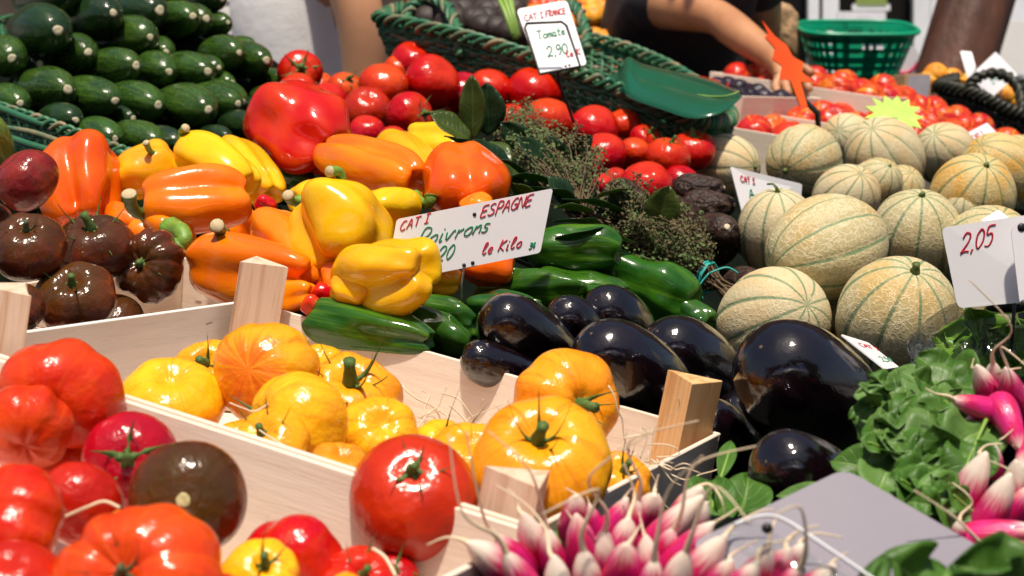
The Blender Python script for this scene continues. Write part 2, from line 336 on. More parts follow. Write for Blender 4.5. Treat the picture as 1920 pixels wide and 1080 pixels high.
def film_mat():
    m, nt, b = nodes('clear_film'); out = nt.nodes['Material Output']
    g = N(nt, 'ShaderNodeBsdfGlossy'); g.inputs['Roughness'].default_value = .08
    t = N(nt, 'ShaderNodeBsdfTransparent'); t.inputs['Color'].default_value = (.93, .95, .95, 1)
    fr = N(nt, 'ShaderNodeFresnel'); fr.inputs['IOR'].default_value = 1.5
    tc = N(nt, 'ShaderNodeTexCoord'); bm = N(nt, 'ShaderNodeBump'); bm.inputs['Strength'].default_value = .8; bm.inputs['Distance'].default_value = .01
    L(nt, noise(nt, tc.outputs['Object'], 30, 2, .5, 1.5), bm.inputs['Height']); L(nt, bm.outputs[0], g.inputs['Normal']); L(nt, bm.outputs[0], fr.inputs['Normal'])
    mx = N(nt, 'ShaderNodeMixShader'); L(nt, mathn(nt, 'MULTIPLY', fr.outputs[0], .45), mx.inputs[0]); L(nt, t.outputs[0], mx.inputs[1]); L(nt, g.outputs[0], mx.inputs[2])
    L(nt, mx.outputs[0], out.inputs[0]); return m
M['film'] = film_mat()

# ---------------------------------------------------------------- fruit shapes (unit width, axis +Z = stem)
def sgn(x): return 1 if x >= 0 else -1
def shell(fn, nu=34, nv=56):
    vs = [fn(0, 0)]; fs = []
    for i in range(1, nu):
        for j in range(nv): vs.append(fn(PI * i / nu, 2 * PI * j / nv))
    vs.append(fn(PI, 0)); last = len(vs) - 1
    fs += [(0, 1 + j, 1 + (j + 1) % nv) for j in range(nv)]
    for i in range(nu - 2):
        a = 1 + i * nv
        fs += [(a + j, a + nv + j, a + nv + (j + 1) % nv, a + (j + 1) % nv) for j in range(nv)]
    a = 1 + (nu - 2) * nv
    fs += [(a + j, last, a + (j + 1) % nv) for j in range(nv)]
    return vs, fs
def adiff(a, b):
    d = (a - b + PI) % (2 * PI) - PI; return d
def lobes(n, amp, wid, rnd, jit=.35, lo=.35):
    g = [(2 * PI * (k + rnd.uniform(-jit, jit)) / n, amp * rnd.uniform(lo, 1.3), wid * rnd.uniform(.7, 1.3)) for k in range(n)]
    return lambda ph: sum(a * math.exp(-(adiff(ph, c) / w_) ** 2) for c, a, w_ in g)
def wob(seed, amp, f=1.6):
    o = Vector((seed * 3.7, seed * 1.3, seed * 2.1))
    return lambda v: 1 + amp * mnoise.noise(v * f + o)
def tomato_me(name, mat, seed, flat=.8, nl=0, amp=.06, dim=.09, wobble=.08, hi=False, bot=.03, wid=.28):
    rnd = random.Random(seed); gr = lobes(nl, amp, wid, rnd) if nl else (lambda ph: 0); wb = wob(seed, wobble)
    def fn(t, ph):
        ct, st = math.cos(t), math.sin(t)
        r = .5 * (st ** .92 if st > 0 else 0)
        wt = (.35 + .65 * st) * (1.0 if ct > 0 else max(.15, 1 + ct * .8))
        r *= 1 - gr(ph) * wt
        z = .5 * flat * ct * (1 - .35 * gr(ph))
        rho = r / .5
        z -= dim * math.exp(-(rho / .30) ** 2) if ct > 0 else -bot * math.exp(-(rho / .28) ** 2)
        v = Vector((r * math.cos(ph), r * math.sin(ph), z)); return v * wb(v)
    return mesh(name, *shell(fn, 36 if hi else 24, 80 if hi else 40), mat)
def pepper_me(name, mat, seed, nl=3, amp=.22, taper=.2, bend=0, dim=.10, wobble=.16, sq=.60, wid=.44, pinch=.10):
    rnd = random.Random(seed); gr = lobes(nl, amp * 1.25, wid, rnd, .16, .75); gr2 = lobes(nl, .9, .7, rnd, .1); wb = wob(seed, wobble, 2.2); wb2 = wob(seed + 5, wobble * .5, 3.4)
    def fn(t, ph):
        ct, st = math.cos(t), math.sin(t)
        zz = sgn(ct) * abs(ct) ** .85
        r = .5 * abs(st) ** sq
        g = gr(ph)
        r *= 1 - g * (.45 + .55 * (.5 - .5 * zz)) * min(1, st * 1.6)
        k = .5 - .5 * zz
        r *= 1 - taper * k ** 1.4
        z = .5 * zz
        rho = r / .5
        k2 = min(1, max(0, (k - .5) * 2)); k2 = k2 * k2 * (3 - 2 * k2)
        if ct > 0: z -= dim * math.exp(-(rho / .34) ** 2)
        else: z += pinch * math.exp(-(rho / .30) ** 2)
        z += .26 * g * k2 * (st * .6 + .2) - .06 * g * (1 - min(1, k * 2)) ** 1.5
        v = Vector((r * math.cos(ph) + bend * (z * z - .1), r * math.sin(ph), z)); q = wb(v) * wb2(v)
        return Vector((v.x * q, v.y * q, v.z * (1 + (q - 1) * .5)))
    return mesh(name, *shell(fn, 44, 72), mat)
def lathe_me(name, mat, prof, seed=1, wobble=.05, bend=0, nu=40, nv=40, ribs=0, ramp_=0):
    "prof: list of (z, r) from +Z tip down to -Z tip"
    wb = wob(seed, wobble, 1.8); n = len(prof)
    zs = [p[0] for p in prof]; rs = [p[1] for p in prof]
    cum = [0]
    for i in range(1, n): cum.append(cum[-1] + math.hypot(zs[i] - zs[i - 1], rs[i] - rs[i - 1]))
    def fn(t, ph):
        s = t / PI * cum[-1]
        z = float(np.interp(s, cum, zs)); r = float(np.interp(s, cum, rs))
        if ribs: r *= 1 + ramp_ * math.cos(ribs * ph + seed)
        v = Vector((r * math.cos(ph) + bend * (z * z * 4 - .5), r * math.sin(ph), z)); return Vector((v.x * wb(v), v.y * wb(v), v.z))
    return mesh(name, *shell(fn, nu, nv), mat)
def smoothprof(pts, n=40):
    pp = spline([Vector((z, r, 0)) for z, r in pts], 6); return [(p.x, max(0, p.y)) for p in pp]
def egg_me(name, seed, bend=.05):
    pr = smoothprof([(.5, 0), (.493, .13), (.45, .29), (.35, .42), (.2, .49), (.02, .5), (-.18, .44), (-.34, .35), (-.45, .25), (-.49, .12), (-.5, 0)])
    return lathe_me(name, M['egg'], pr, seed, .06, bend, 48, 56)
def zuc_me(name, mat, seed):
    pr = smoothprof([(.5, 0), (.49, .12), (.44, .27), (.33, .42), (.15, .5), (-.08, .49), (-.3, .39), (-.43, .25), (-.49, .12), (-.5, 0)])
    return lathe_me(name, mat, pr, seed, .10, .035 * (seed % 3 - 1), 26, 32, 8, .008)
def melon_me(name, mat, seed, elong=1.0):
    wb = wob(seed, .05)
    def fn(t, ph):
        ct, st = math.cos(t), math.sin(t)
        g = math.exp(-(abs(adiff(5 * ph * 2, 0)) / 2 / .5) ** 2) if 0 else (1 - abs(math.sin(5 * ph))) ** 3
        r = .5 * st * (1 - .035 * g * st)
        z = .5 * elong * ct; z -= .02 * math.exp(-(r / .08) ** 2) * sgn(ct)
        v = Vector((r * math.cos(ph), r * math.sin(ph), z)); return v * wb(v)
    return mesh(name, *shell(fn, 32, 100), mat)
def radish_me(name, seed, fat=.5):
    pr = smoothprof([(.5, 0), (.49, .05), (.44, .13), (.35, .25), (.2, .38), (.0, .47), (-.22, .5), (-.40, .43), (-.48, .24), (-.5, 0)])
    return lathe_me(name, M['rad'], pr, seed, .10, .03, 26, 24)

def calyx_me(name, mat, seed, n=5, rad=.3, curl=.1, stub=.12, w=.035, up=.02):
    "star of narrow sepals round a stub of stem, in units of the fruit width"
    rnd = random.Random(seed); mb = MB()
    for k in range(n):
        a = 2 * PI * (k + rnd.uniform(-.25, .25)) / n; ln = rad * rnd.uniform(.65, 1.25); cu = curl * rnd.uniform(-.5, 1.6); tw = rnd.uniform(-.5, .5)
        d = Vector((math.cos(a), math.sin(a), 0)); s = Vector((-d.y, d.x, 0)); vs = []
        for i in range(8):
            t = i / 7; c = d * (ln * t) + s * (tw * ln * t * t * .5) + Vector((0, 0, up + cu * t * t - .05 * math.sin(PI * t)))
            ww = w * (1 - t) ** .6 * (.5 + 1.1 * math.sin(PI * min(1, t * 1.2 + .15)) * .6); th = .012 * (1 - .6 * t)
            vs += [c - s * ww, c + Vector((0, 0, th + ww * .2)), c + s * ww, c - Vector((0, 0, th))]
        fs = []
        for i in range(7):
            for q in range(4): fs.append((i * 4 + q, i * 4 + (q + 1) % 4, i * 4 + 4 + (q + 1) % 4, i * 4 + 4 + q))
        fs.append((31, 30, 29, 28)); mb.add(vs, fs)
    b = Vector((rnd.uniform(-.04, .04), rnd.uniform(-.04, .04), stub))
    mb.tube([(0, 0, -.03), (0, 0, .03), b * .6 + Vector((0, 0, .01)), b], [.06, .045, .032, .038], 8)
    return mb.me(name, mat)
def orient(zdir, roll=0):
    q = zdir.to_track_quat('Z', 'Y').to_matrix().to_4x4(); return q @ Matrix.Rotation(roll, 4, 'Z')
BODIES = []          # (centre, radius) of every fruit: the stall cloth is draped under them

TOMS = {}
def put(name, label, cat, group, me, c, zdir, sx, sz=None, roll=0, r=None):
    sz = sz or sx
    o = link(name, me, None, Matrix.Translation(c) @ orient(zdir, roll) @ Matrix.Diagonal((sx, sx, sz, 1)))
    tag(o, label, cat, group); BODIES.append((c, r or min(sx, sz) * .5)); return o
def sub(name, me, o, mloc=None, label=None):
    c = bpy.data.objects.new(name, me); col.objects.link(c); c.parent = o
    if mloc is not None: c.matrix_local = mloc
    if label: c['label'] = label
    return c
CAL = [calyx_me('calyx', M['calyx'], k, 5 + k % 2, .30, .10 + .05 * (k % 3), .10 + .03 * (k % 3)) for k in range(5)]
CALD = [calyx_me('calyx_dry', M['calyx_d'], 20 + k, 6, .34, .22, .14, .022) for k in range(3)]
CALW = [calyx_me('calyx_wild', M['calyx'], 40 + k, 8, .22, .34, .16, .020) for k in range(4)]
def scar_me(name, mat, r=.05, h=.012):
    return mesh(name, *shell(lambda t, ph: Vector((r * math.sin(t) * math.cos(ph) * (1 + .1 * math.sin(3 * ph)), r * math.sin(t) * math.sin(ph), h * math.cos(t) - .3 * h * math.exp(-(t / .4) ** 2))), 10, 16), mat)

# ---------------------------------------------------------------- wooden crates
CRATES = []
def crate(label, cen, yaw, pit, rol, a, b, h, group=None, far=False, sides='ABCD', posts='ABCD', ph=.042, mat='wood', floor=True, pmats=None, outer=None, phs=None):
    cy, sy = math.cos(yaw), math.sin(yaw)
    Rm = (Matrix.Rotation(pit, 3, 'X') @ Matrix.Rotation(rol, 3, 'Y') @ Matrix.Rotation(yaw, 3, 'Z'))
    X, Y, Z = Rm.col[0].copy(), Rm.col[1].copy(), Rm.col[2].copy(); cen = Vector(cen)
    root = empty('fruit_crate', cen - Z * h, label, 'crate', group); t = .004
    fr = Matrix.Translation(cen) @ Rm.to_4x4()
    def part(n, mb, m, lab=None, rot=None):
        o = bpy.data.objects.new(n, mb.me(n, m, False)); col.objects.link(o); o.parent = root
        o.matrix_local = Matrix.Translation(-Vector(root.location)) @ fr @ (rot or Matrix.Identity(4)); bevel(o, .0008, 1); return o
    e = lambda *q: Vector(q)
    RZ = Matrix.Rotation(PI / 2, 4, 'Z'); RY = Matrix.Rotation(-PI / 2, 4, 'Y')
    for k, (L_, off, rz) in {'F': (a, b / 2, None), 'N': (a, -b / 2, None), 'R': (b, -a / 2, RZ), 'L': (b, a / 2, RZ)}.items():
        mb = MB(); long = L_ - (0 if rz is None else 2 * t + .001)
        mb.box((0, off - sgn(off) * t / 2, -h / 2), e(long, 0, 0), e(0, t, 0), e(0, 0, h))
        part('side_board', mb, M[(outer or {}).get(k, mat)], None, rz)
    if floor:
        mb = MB(); mb.box((0, 0, -h + .004), e(a - .012, 0, 0), e(0, b - .012, 0), e(0, 0, .004)); part('bottom', mb, M[mat])
    q = .052
    for k, (sx_, sy_) in {'A': (-1, 1), 'B': (1, 1), 'C': (1, -1), 'D': (-1, -1)}.items():
        if k not in posts: continue
        ph_ = phs.get(k, ph) if phs else ph
        x0, y0 = sx_ * (a / 2 - t - .0015), sy_ * (b / 2 - t - .0015); mb = MB()
        tri = [e(x0, y0, -h + .008), e(x0 - sx_ * q * .82, y0 - sy_ * .012, -h + .008), e(x0 - sx_ * q * .75, y0 - sy_ * q * .24, -h + .008), e(x0 - sx_ * q * .24, y0 - sy_ * q * .75, -h + .008), e(x0 - sx_ * .012, y0 - sy_ * q * .82, -h + .008)]
        if sx_ * sy_ < 0: tri = tri[::-1]
        ti = [RY.inverted() @ p for p in tri]
        mb.prism(ti, RY.inverted().to_3x3() @ e(0, 0, h - .008 + ph_))
        part('corner_post', mb, M[(pmats or {}).get(k, 'woodp')], None, RY)
    if not group.startswith('small'):
        mb = MB()
        for sx_, sy_ in ((-1, 1), (1, 1), (1, -1), (-1, -1)):
            for kk in range(3):
                zz = -.016 - kk * .03
                for p_, dx_, nn in ((e(sx_ * (a / 2 - .03), sy_ * (b / 2 + .0004), zz), e(.005, 0, 0), 0), (e(sx_ * (a / 2 + .0004), sy_ * (b / 2 - .03), zz), e(0, .005, 0), 0), (e(sx_ * (a / 2 - .03), sy_ * (b / 2 - t - .0004), zz), e(.005, 0, 0), 0), (e(sx_ * (a / 2 - t - .0004), sy_ * (b / 2 - .06), zz), e(0, .005, 0), 0)):
                    mb.tube([p_ - dx_, p_ + dx_ + e(0, 0, .001)], .0005, 5)
        part('staples', mb, M['wire'])
    CRATES.append((fr, a, b, h)); return root, fr

CR = (-.111, 1.14, -.319, -.435, -.047, .182)
crate1, F1 = crate('pale wooden crate of yellow tomatoes, in the centre foreground', (CR[0], CR[1], CR[2] + CAMZ), CR[3], CR[4], CR[5], .45, .36, .10, 'shallow wooden crates on the stall', outer={'L': 'woodw'}, pmats={'B': 'woodo'}, phs={'C': .022})
Z1 = F1.to_3x3().col[2]; X1 = F1.to_3x3().col[0]; Y1 = F1.to_3x3().col[1]
# crate of brown tomatoes beyond its left-hand side, crate of mixed tomatoes before it
crate2, F2 = crate('wooden crate of brown tomatoes, left of the peppers', F1 @ Vector((-.062, .36, -.0)) + Vector((-.36, .05, .0)), -.60, .02, .10, .30, .44, .09, 'shallow wooden crates on the stall', posts='CD')
crate3, F3 = crate('wooden crate of large mixed tomatoes in the front left corner', F1 @ Vector((.0, -.36 / 2 - .1605, -.002)), CR[3], CR[4], CR[5], .45, .32, .10, 'shallow wooden crates on the stall', posts='', outer={'L': 'woodw'})

# ---------------------------------------------------------------- prototypes
H = dict(hi=True)
T = {
 'round': tomato_me('tomato_round', M['tom_red'], 3, .86, 0, dim=.05, wobble=.07),
 'round2': tomato_me('tomato_round_b', M['tom_red'], 8, .80, 5, .03, .06, .07),
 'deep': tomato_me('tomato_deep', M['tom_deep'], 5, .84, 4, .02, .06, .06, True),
 'beef1': tomato_me('tomato_beef', M['tom_beef'], 11, .82, 5, .13, .10, .16, True, .10, .30),
 'beef2': tomato_me('tomato_beef_b', M['tom_beef'], 14, .74, 11, .10, .12, .10, True, .05, .17),
 'beef3': tomato_me('tomato_beef_c', M['tom_beef'], 17, .80, 7, .12, .12, .15, True, .04, .25),
 'brown1': tomato_me('tomato_brown', M['tom_brown'], 21, .74, 9, .10, .12, .10, True, .03, .24),
 'brown2': tomato_me('tomato_brown_b', M['tom_brown'], 22, .66, 13, .11, .13, .09, True, .04, .15),
 'brown3': tomato_me('tomato_brown_smooth', M['tom_brown'], 23, .82, 0, 0, .03, .07, True, .02),
 'plum': tomato_me('tomato_plum', M['tom_plum'], 24, .86, 3, .03, .05, .09, True, .02),
 'yel1': tomato_me('tomato_yellow', M['tom_yel'], 31, .84, 8, .06, .12, .11, True, .02, .22),
 'yel2': tomato_me('tomato_yellow_b', M['tom_yel'], 33, .66, 10, .07, .13, .12, True, .04, .22),
 'yel3': tomato_me('tomato_yellow_c', M['tom_amber'], 37, .80, 7, .10, .13, .16, True, .04, .26),
}
def col3(me, m):
    c = me.copy(); c.materials.clear(); c.materials.append(m); return c
AX = {'u': (.05, -.80), 'ul': (-.25, -.75), 'ur': (.3, -.75)}
GR = 'ripe red tomatoes heaped behind the peppers'
# ---------------------------------------------------------------- round tomatoes
# x, y, width, d, kind, axis, calyx, label
def tomatoes(rows, cat, group, name='tomato'):
    for i, (x, y, wd, d, kind, ax, cal, lab) in enumerate(rows):
        if group.startswith('yellow') and wd < 200: wd *= 1.13
        z = A3(*ax) if len(ax) == 2 else A3(*ax)
        o = put(name, lab, cat, group, T[kind], P(x, y, d), z, px(wd, d), None, i * 1.7)
        if cal: CALS(o, cal, T[kind], i)
def CALS(o, cal, me, i):
    top = max(v.co.z for v in me.vertices if v.co.x ** 2 + v.co.y ** 2 < .0012)
    if cal[0] == 's': return
    src = {'c': CAL, 'd': CALD, 'w': CALW}[cal[0]]
    s = (float(cal[1:]) if len(cal) > 1 else 1.0) * {'c': 1.25, 'd': 1.1, 'w': 1.45}[cal[0]]
    sub('calyx', src[i % len(src)], o, Matrix.Translation((0, 0, top + .012)) @ Matrix.Rotation(i * .9, 4, 'Z') @ Matrix.Scale(s, 4))
def rd(y, x=0): return 2.03 + .0022 * (345 - y)
red = [
 (563,137,76,0,'round',(.2,-.1),'c1.3','ripe red tomato at the far left end of the red heap'),
 (558,170,66,.0,'round',(.0,-.9),'','red tomato squeezed under the leftmost one, above the big red pepper'),
 (616,186,66,0,'round2',(.2,-.75),'','red tomato just above the right shoulder of the big red pepper'),
 (647,168,62,0.04,'round',(.3,-.6),'c1.2','red tomato with a dark green star calyx between the white top and the tall heap'),
 (720,163,86,-.06,'round',(.3,-.8),'','large glossy red tomato on the upper left of the heap, below the bare arm'),
 (777,114,76,.03,'round2',(.1,-.8),'','topmost red tomato, in front of the green wicker basket'),
 (748,131,54,.06,'round',(.1,-.8),'','red tomato peeping out between the topmost and the large left one'),
 (812,152,94,-.06,'round2',(.6,-.5),'','broad red tomato right of the topmost one, with green vine at its right'),
 (858,138,58,.08,'round',(.4,-.6),'c1.1','red tomato behind green vine stalks below the basket handle'),
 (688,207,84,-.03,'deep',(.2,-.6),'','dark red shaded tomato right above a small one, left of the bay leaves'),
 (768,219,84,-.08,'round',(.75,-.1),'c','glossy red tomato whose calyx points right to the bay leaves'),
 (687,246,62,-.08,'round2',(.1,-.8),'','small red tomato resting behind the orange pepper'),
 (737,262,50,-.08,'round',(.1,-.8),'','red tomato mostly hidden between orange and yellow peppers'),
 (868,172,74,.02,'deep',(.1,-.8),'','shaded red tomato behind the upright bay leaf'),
 (918,167,74,-.02,'round',(.1,-.8),'','red tomato right behind the dark upright bay leaf'),
 (950,148,50,.05,'round2',(.3,-.7),'c1.2','red tomato under the vine left of the sign stand'),
 (1004,170,94,-.02,'round2',(.1,-.9),'','wide flat red tomato below the tall white price card'),
 (1058,176,48,.03,'round',(.3,-.7),'','red tomato partly behind the black sign stand'),
 (1027,228,88,-.06,'round',(.1,-.85),'','large red tomato in the middle of the heap, right of the thyme'),
 (1066,247,56,0,'deep',(.2,-.8),'','red tomato half hidden behind the large middle one'),
 (1114,240,82,-.03,'round',(.2,-.8),'','red tomato under green vine in the middle of the right cluster'),
 (1169,232,60,.02,'round2',(-.2,-.8),'','tall red tomato at the right of the vine, before the basket rim'),
 (1122,188,72,.05,'round',(.2,-.6),'c1.2','red tomato with pointed sepals close under the basket rim'),
 (1133,288,76,-.03,'round',(.1,-.85),'','red tomato right of the dry thyme in the lower cluster'),
 (1096,302,66,-.06,'round2',(.1,-.8),'','red tomato partly covered by a thyme sprig'),
 (1190,285,54,0,'round',(.2,-.8),'','small red tomato between two larger ones in the lower cluster'),
 (1211,262,56,.03,'round2',(.4,-.6),'c1.1','red tomato behind the two with green calyxes at the right end'),
 (1253,294,76,-.03,'round2',(.2,-.9),'c.8','square shouldered red tomato next to the right end of the heap'),
 (1300,281,78,.01,'round2',(-.1,-.8),'c1.2','red tomato with star calyx at the far right end of the heap'),
 (1211,345,88,-.02,'round2',(.0,-.8),'','lowest red tomato, above the avocados'),
 (1277,341,62,.05,'deep',(.3,-.8),'','dark red tomato behind the avocados at the lower right of the heap'),
 (1155,334,40,0,'deep',(.1,-.8),'','small shaded red tomato left of the lowest one'),
 (1130,345,40,-.04,'round',(.1,-.8),'','red tomato mostly under the thyme above the avocado'),
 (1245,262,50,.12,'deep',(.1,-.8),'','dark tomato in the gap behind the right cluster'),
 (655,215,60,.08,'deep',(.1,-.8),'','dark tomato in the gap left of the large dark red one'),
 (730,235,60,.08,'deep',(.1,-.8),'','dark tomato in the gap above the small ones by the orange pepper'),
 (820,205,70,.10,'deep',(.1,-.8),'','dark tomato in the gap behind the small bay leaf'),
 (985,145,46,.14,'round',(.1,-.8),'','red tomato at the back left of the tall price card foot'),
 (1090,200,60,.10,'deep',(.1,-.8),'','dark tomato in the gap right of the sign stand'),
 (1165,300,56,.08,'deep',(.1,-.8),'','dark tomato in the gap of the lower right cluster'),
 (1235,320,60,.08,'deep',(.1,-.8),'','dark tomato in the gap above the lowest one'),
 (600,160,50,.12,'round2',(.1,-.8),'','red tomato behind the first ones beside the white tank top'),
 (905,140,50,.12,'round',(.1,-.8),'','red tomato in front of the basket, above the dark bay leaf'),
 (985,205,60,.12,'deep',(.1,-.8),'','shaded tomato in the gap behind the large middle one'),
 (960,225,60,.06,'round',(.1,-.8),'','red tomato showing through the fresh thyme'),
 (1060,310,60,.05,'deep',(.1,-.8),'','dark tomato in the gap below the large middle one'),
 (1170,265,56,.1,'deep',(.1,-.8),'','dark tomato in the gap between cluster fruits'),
]
red = [(x, y, wd * 1.13, rd(y) + dd, k, ax, c, l) for x, y, wd, dd, k, ax, c, l in red]
tomatoes(red, 'tomato', GR)
tomatoes([
 (50,338,126,1.50,'plum',(-.5,-.7),'','purple plum-coloured tomato, topmost in the brown tomato crate'),
 (55,460,152,1.36,'brown1',(.05,-.72),'d.9','large brown tomato with dry calyx at the left edge of the photo'),
 (175,462,158,1.46,'brown1',(.05,-.80),'c1.1','brown tomato with green calyx in the middle of the brown ones'),
 (278,498,146,1.47,'brown2',(-.25,-.15),'c.9','deeply ribbed dark brown tomato, rightmost of its crate'),
 (143,558,158,1.36,'brown1',(.0,-.66),'c.9','dark brown tomato in the front row behind the pale board'),
 (30,580,112,1.31,'brown3',(-.3,-.7),'','brown tomato at the left edge partly behind the wooden post'),
 (112,388,50,1.66,'plum',(.1,-.8),'','small plum tomato half hidden behind the brown ones'),
 (215,600,110,1.46,'brown3',(.1,-.8),'','dark brown tomato low in the crate in shadow'),
 (-30,420,120,1.52,'brown1',(.1,-.8),'','brown tomato cut by the left edge of the photo'),
], 'tomato', 'brown and purple tomatoes in the left crate')
tomatoes([
 (497,700,178,1.185,'yel1',(.24,.15,-1),'','tall yellow tomato with a reddish flush round its tip, topmost in the crate'),
 (388,694,116,1.28,'yel2',(.05,-.45),'w1.1','yellow tomato behind the tall one against the far corner post'),
 (320,755,182,1.17,'yel2',(.1,-.85),'','flattened yellow tomato at the left end of the crate'),
 (660,756,180,1.20,'yel3',(.02,-.72),'w1.1','yellow tomato with an upright curly calyx in the middle of the crate'),
 (556,804,190,1.10,'yel1',(-.80,-.25),'c','yellow tomato lying on its side with green calyx to the left'),
 (710,817,140,1.14,'yel1',(.2,-.5),'','round yellow tomato just above the loose red one'),
 (505,836,140,1.06,'yel2',(-.3,-.7),'c','yellow tomato low behind the near board'),
 (640,886,120,1.03,'yel3',(.1,-.85),'','yellow tomato barely showing above the near board'),
 (1062,758,214,1.20,'yel3',(.42,-.05),'w.9','big amber tomato resting on others with its calyx facing right'),
 (1010,868,284,1.02,'yel2',(-.03,-.74),'w.75','largest yellow tomato, flat and ribbed, near the front corner'),
 (832,848,120,1.17,'yel2',(.4,-.6),'w1.2','yellow tomato with thin dark sepals behind the largest one'),
 (880,872,150,1.13,'yel1',(.1,-.8),'','yellow tomato wedged between the loose red one and the largest'),
 (450,850,130,1.13,'yel3',(.1,-.8),'','amber tomato in the shade on the floor of the crate'),
 (600,700,110,1.32,'yel1',(.1,-.8),'','amber tomato in the gap behind the middle ones'),
 (1165,905,110,1.10,'yel3',(.1,-.7),'w','yellow tomato hidden low in the right corner of the crate'),
], 'tomato', 'yellow tomatoes in the central crate')
# heap of mixed tomatoes in the front left corner
tomatoes([
 (118,742,232,1.03,'beef1',(.15,-.35,-1),'','blocky orange-red tomato standing highest at the left'),
 (48,805,176,.98,'beef3',(-.3,-.5,-1),'','smooth orange-red tomato at the left edge below the blocky one'),
 (242,862,182,1.00,'deep',(.18,-.12),'c1.1','crimson tomato with five long green sepals facing the viewer'),
 (352,935,222,.93,'brown3',(.10,-.10,1),'s','dark olive-brown tomato with a round pale stem scar'),
 (14,978,232,.86,'beef2',(-.5,-.5),'','strongly ribbed red tomato in the lower left corner'),
 (148,945,168,.93,'deep',(.2,-.6,-1),'','pinkish red tomato with a white wood strand across it'),
 (262,1102,336,.80,'beef2',(-.18,-.50),'d.6','very large ribbed orange-red tomato at the bottom edge'),
 (276,1052,230,.86,'yel3',(.1,-.8),'','orange-yellow tomato rising behind the very large red one'),
 (776,933,246,.975,'deep',(.0,-.62),'c.75','single glossy red tomato with green calyx perched on the crate corner'),
 (545,1055,200,.92,'beef1',(.3,-.6,-1),'','red tomato low by the near board of the yellow crate'),
 (488,1082,150,.86,'yel1',(.3,-.6),'w','small yellow tomato at the bottom edge'),
 (668,1100,160,.91,'beef3',(.35,-.6),'c','orange-red tomato at the bottom edge beside the white board'),
 (738,1085,100,.95,'deep',(.1,-.5),'c1.3','dark red tomato with calyx in the corner shadow under the perched one'),
 (20,1105,200,.80,'deep',(.1,-.8),'','deep red tomato at the very bottom left corner'),
 (655,1150,160,.84,'yel3',(.1,-.8),'','amber tomato only just showing at the bottom edge'),
 (420,1180,220,.80,'beef3',(.1,-.8),'','red tomato under the bottom edge'),
 (120,870,180,1.06,'deep',(.1,-.8),'','dark red tomato in the gap beneath the blocky one'),
], 'tomato', 'large mixed tomatoes in the front left crate')
for o in list(col.objects):
    if o.get('label', '').startswith('dark olive-brown'):
        sub('stem_scar', scar_me('stem_scar', M['scar_t'], .060, .008), o, Matrix.Translation((0, 0, max(v.co.z for v in o.data.vertices if v.co.x ** 2 + v.co.y ** 2 < .0006) + .004)))
    if o.get('label', '').startswith('single glossy'):
        FT = o

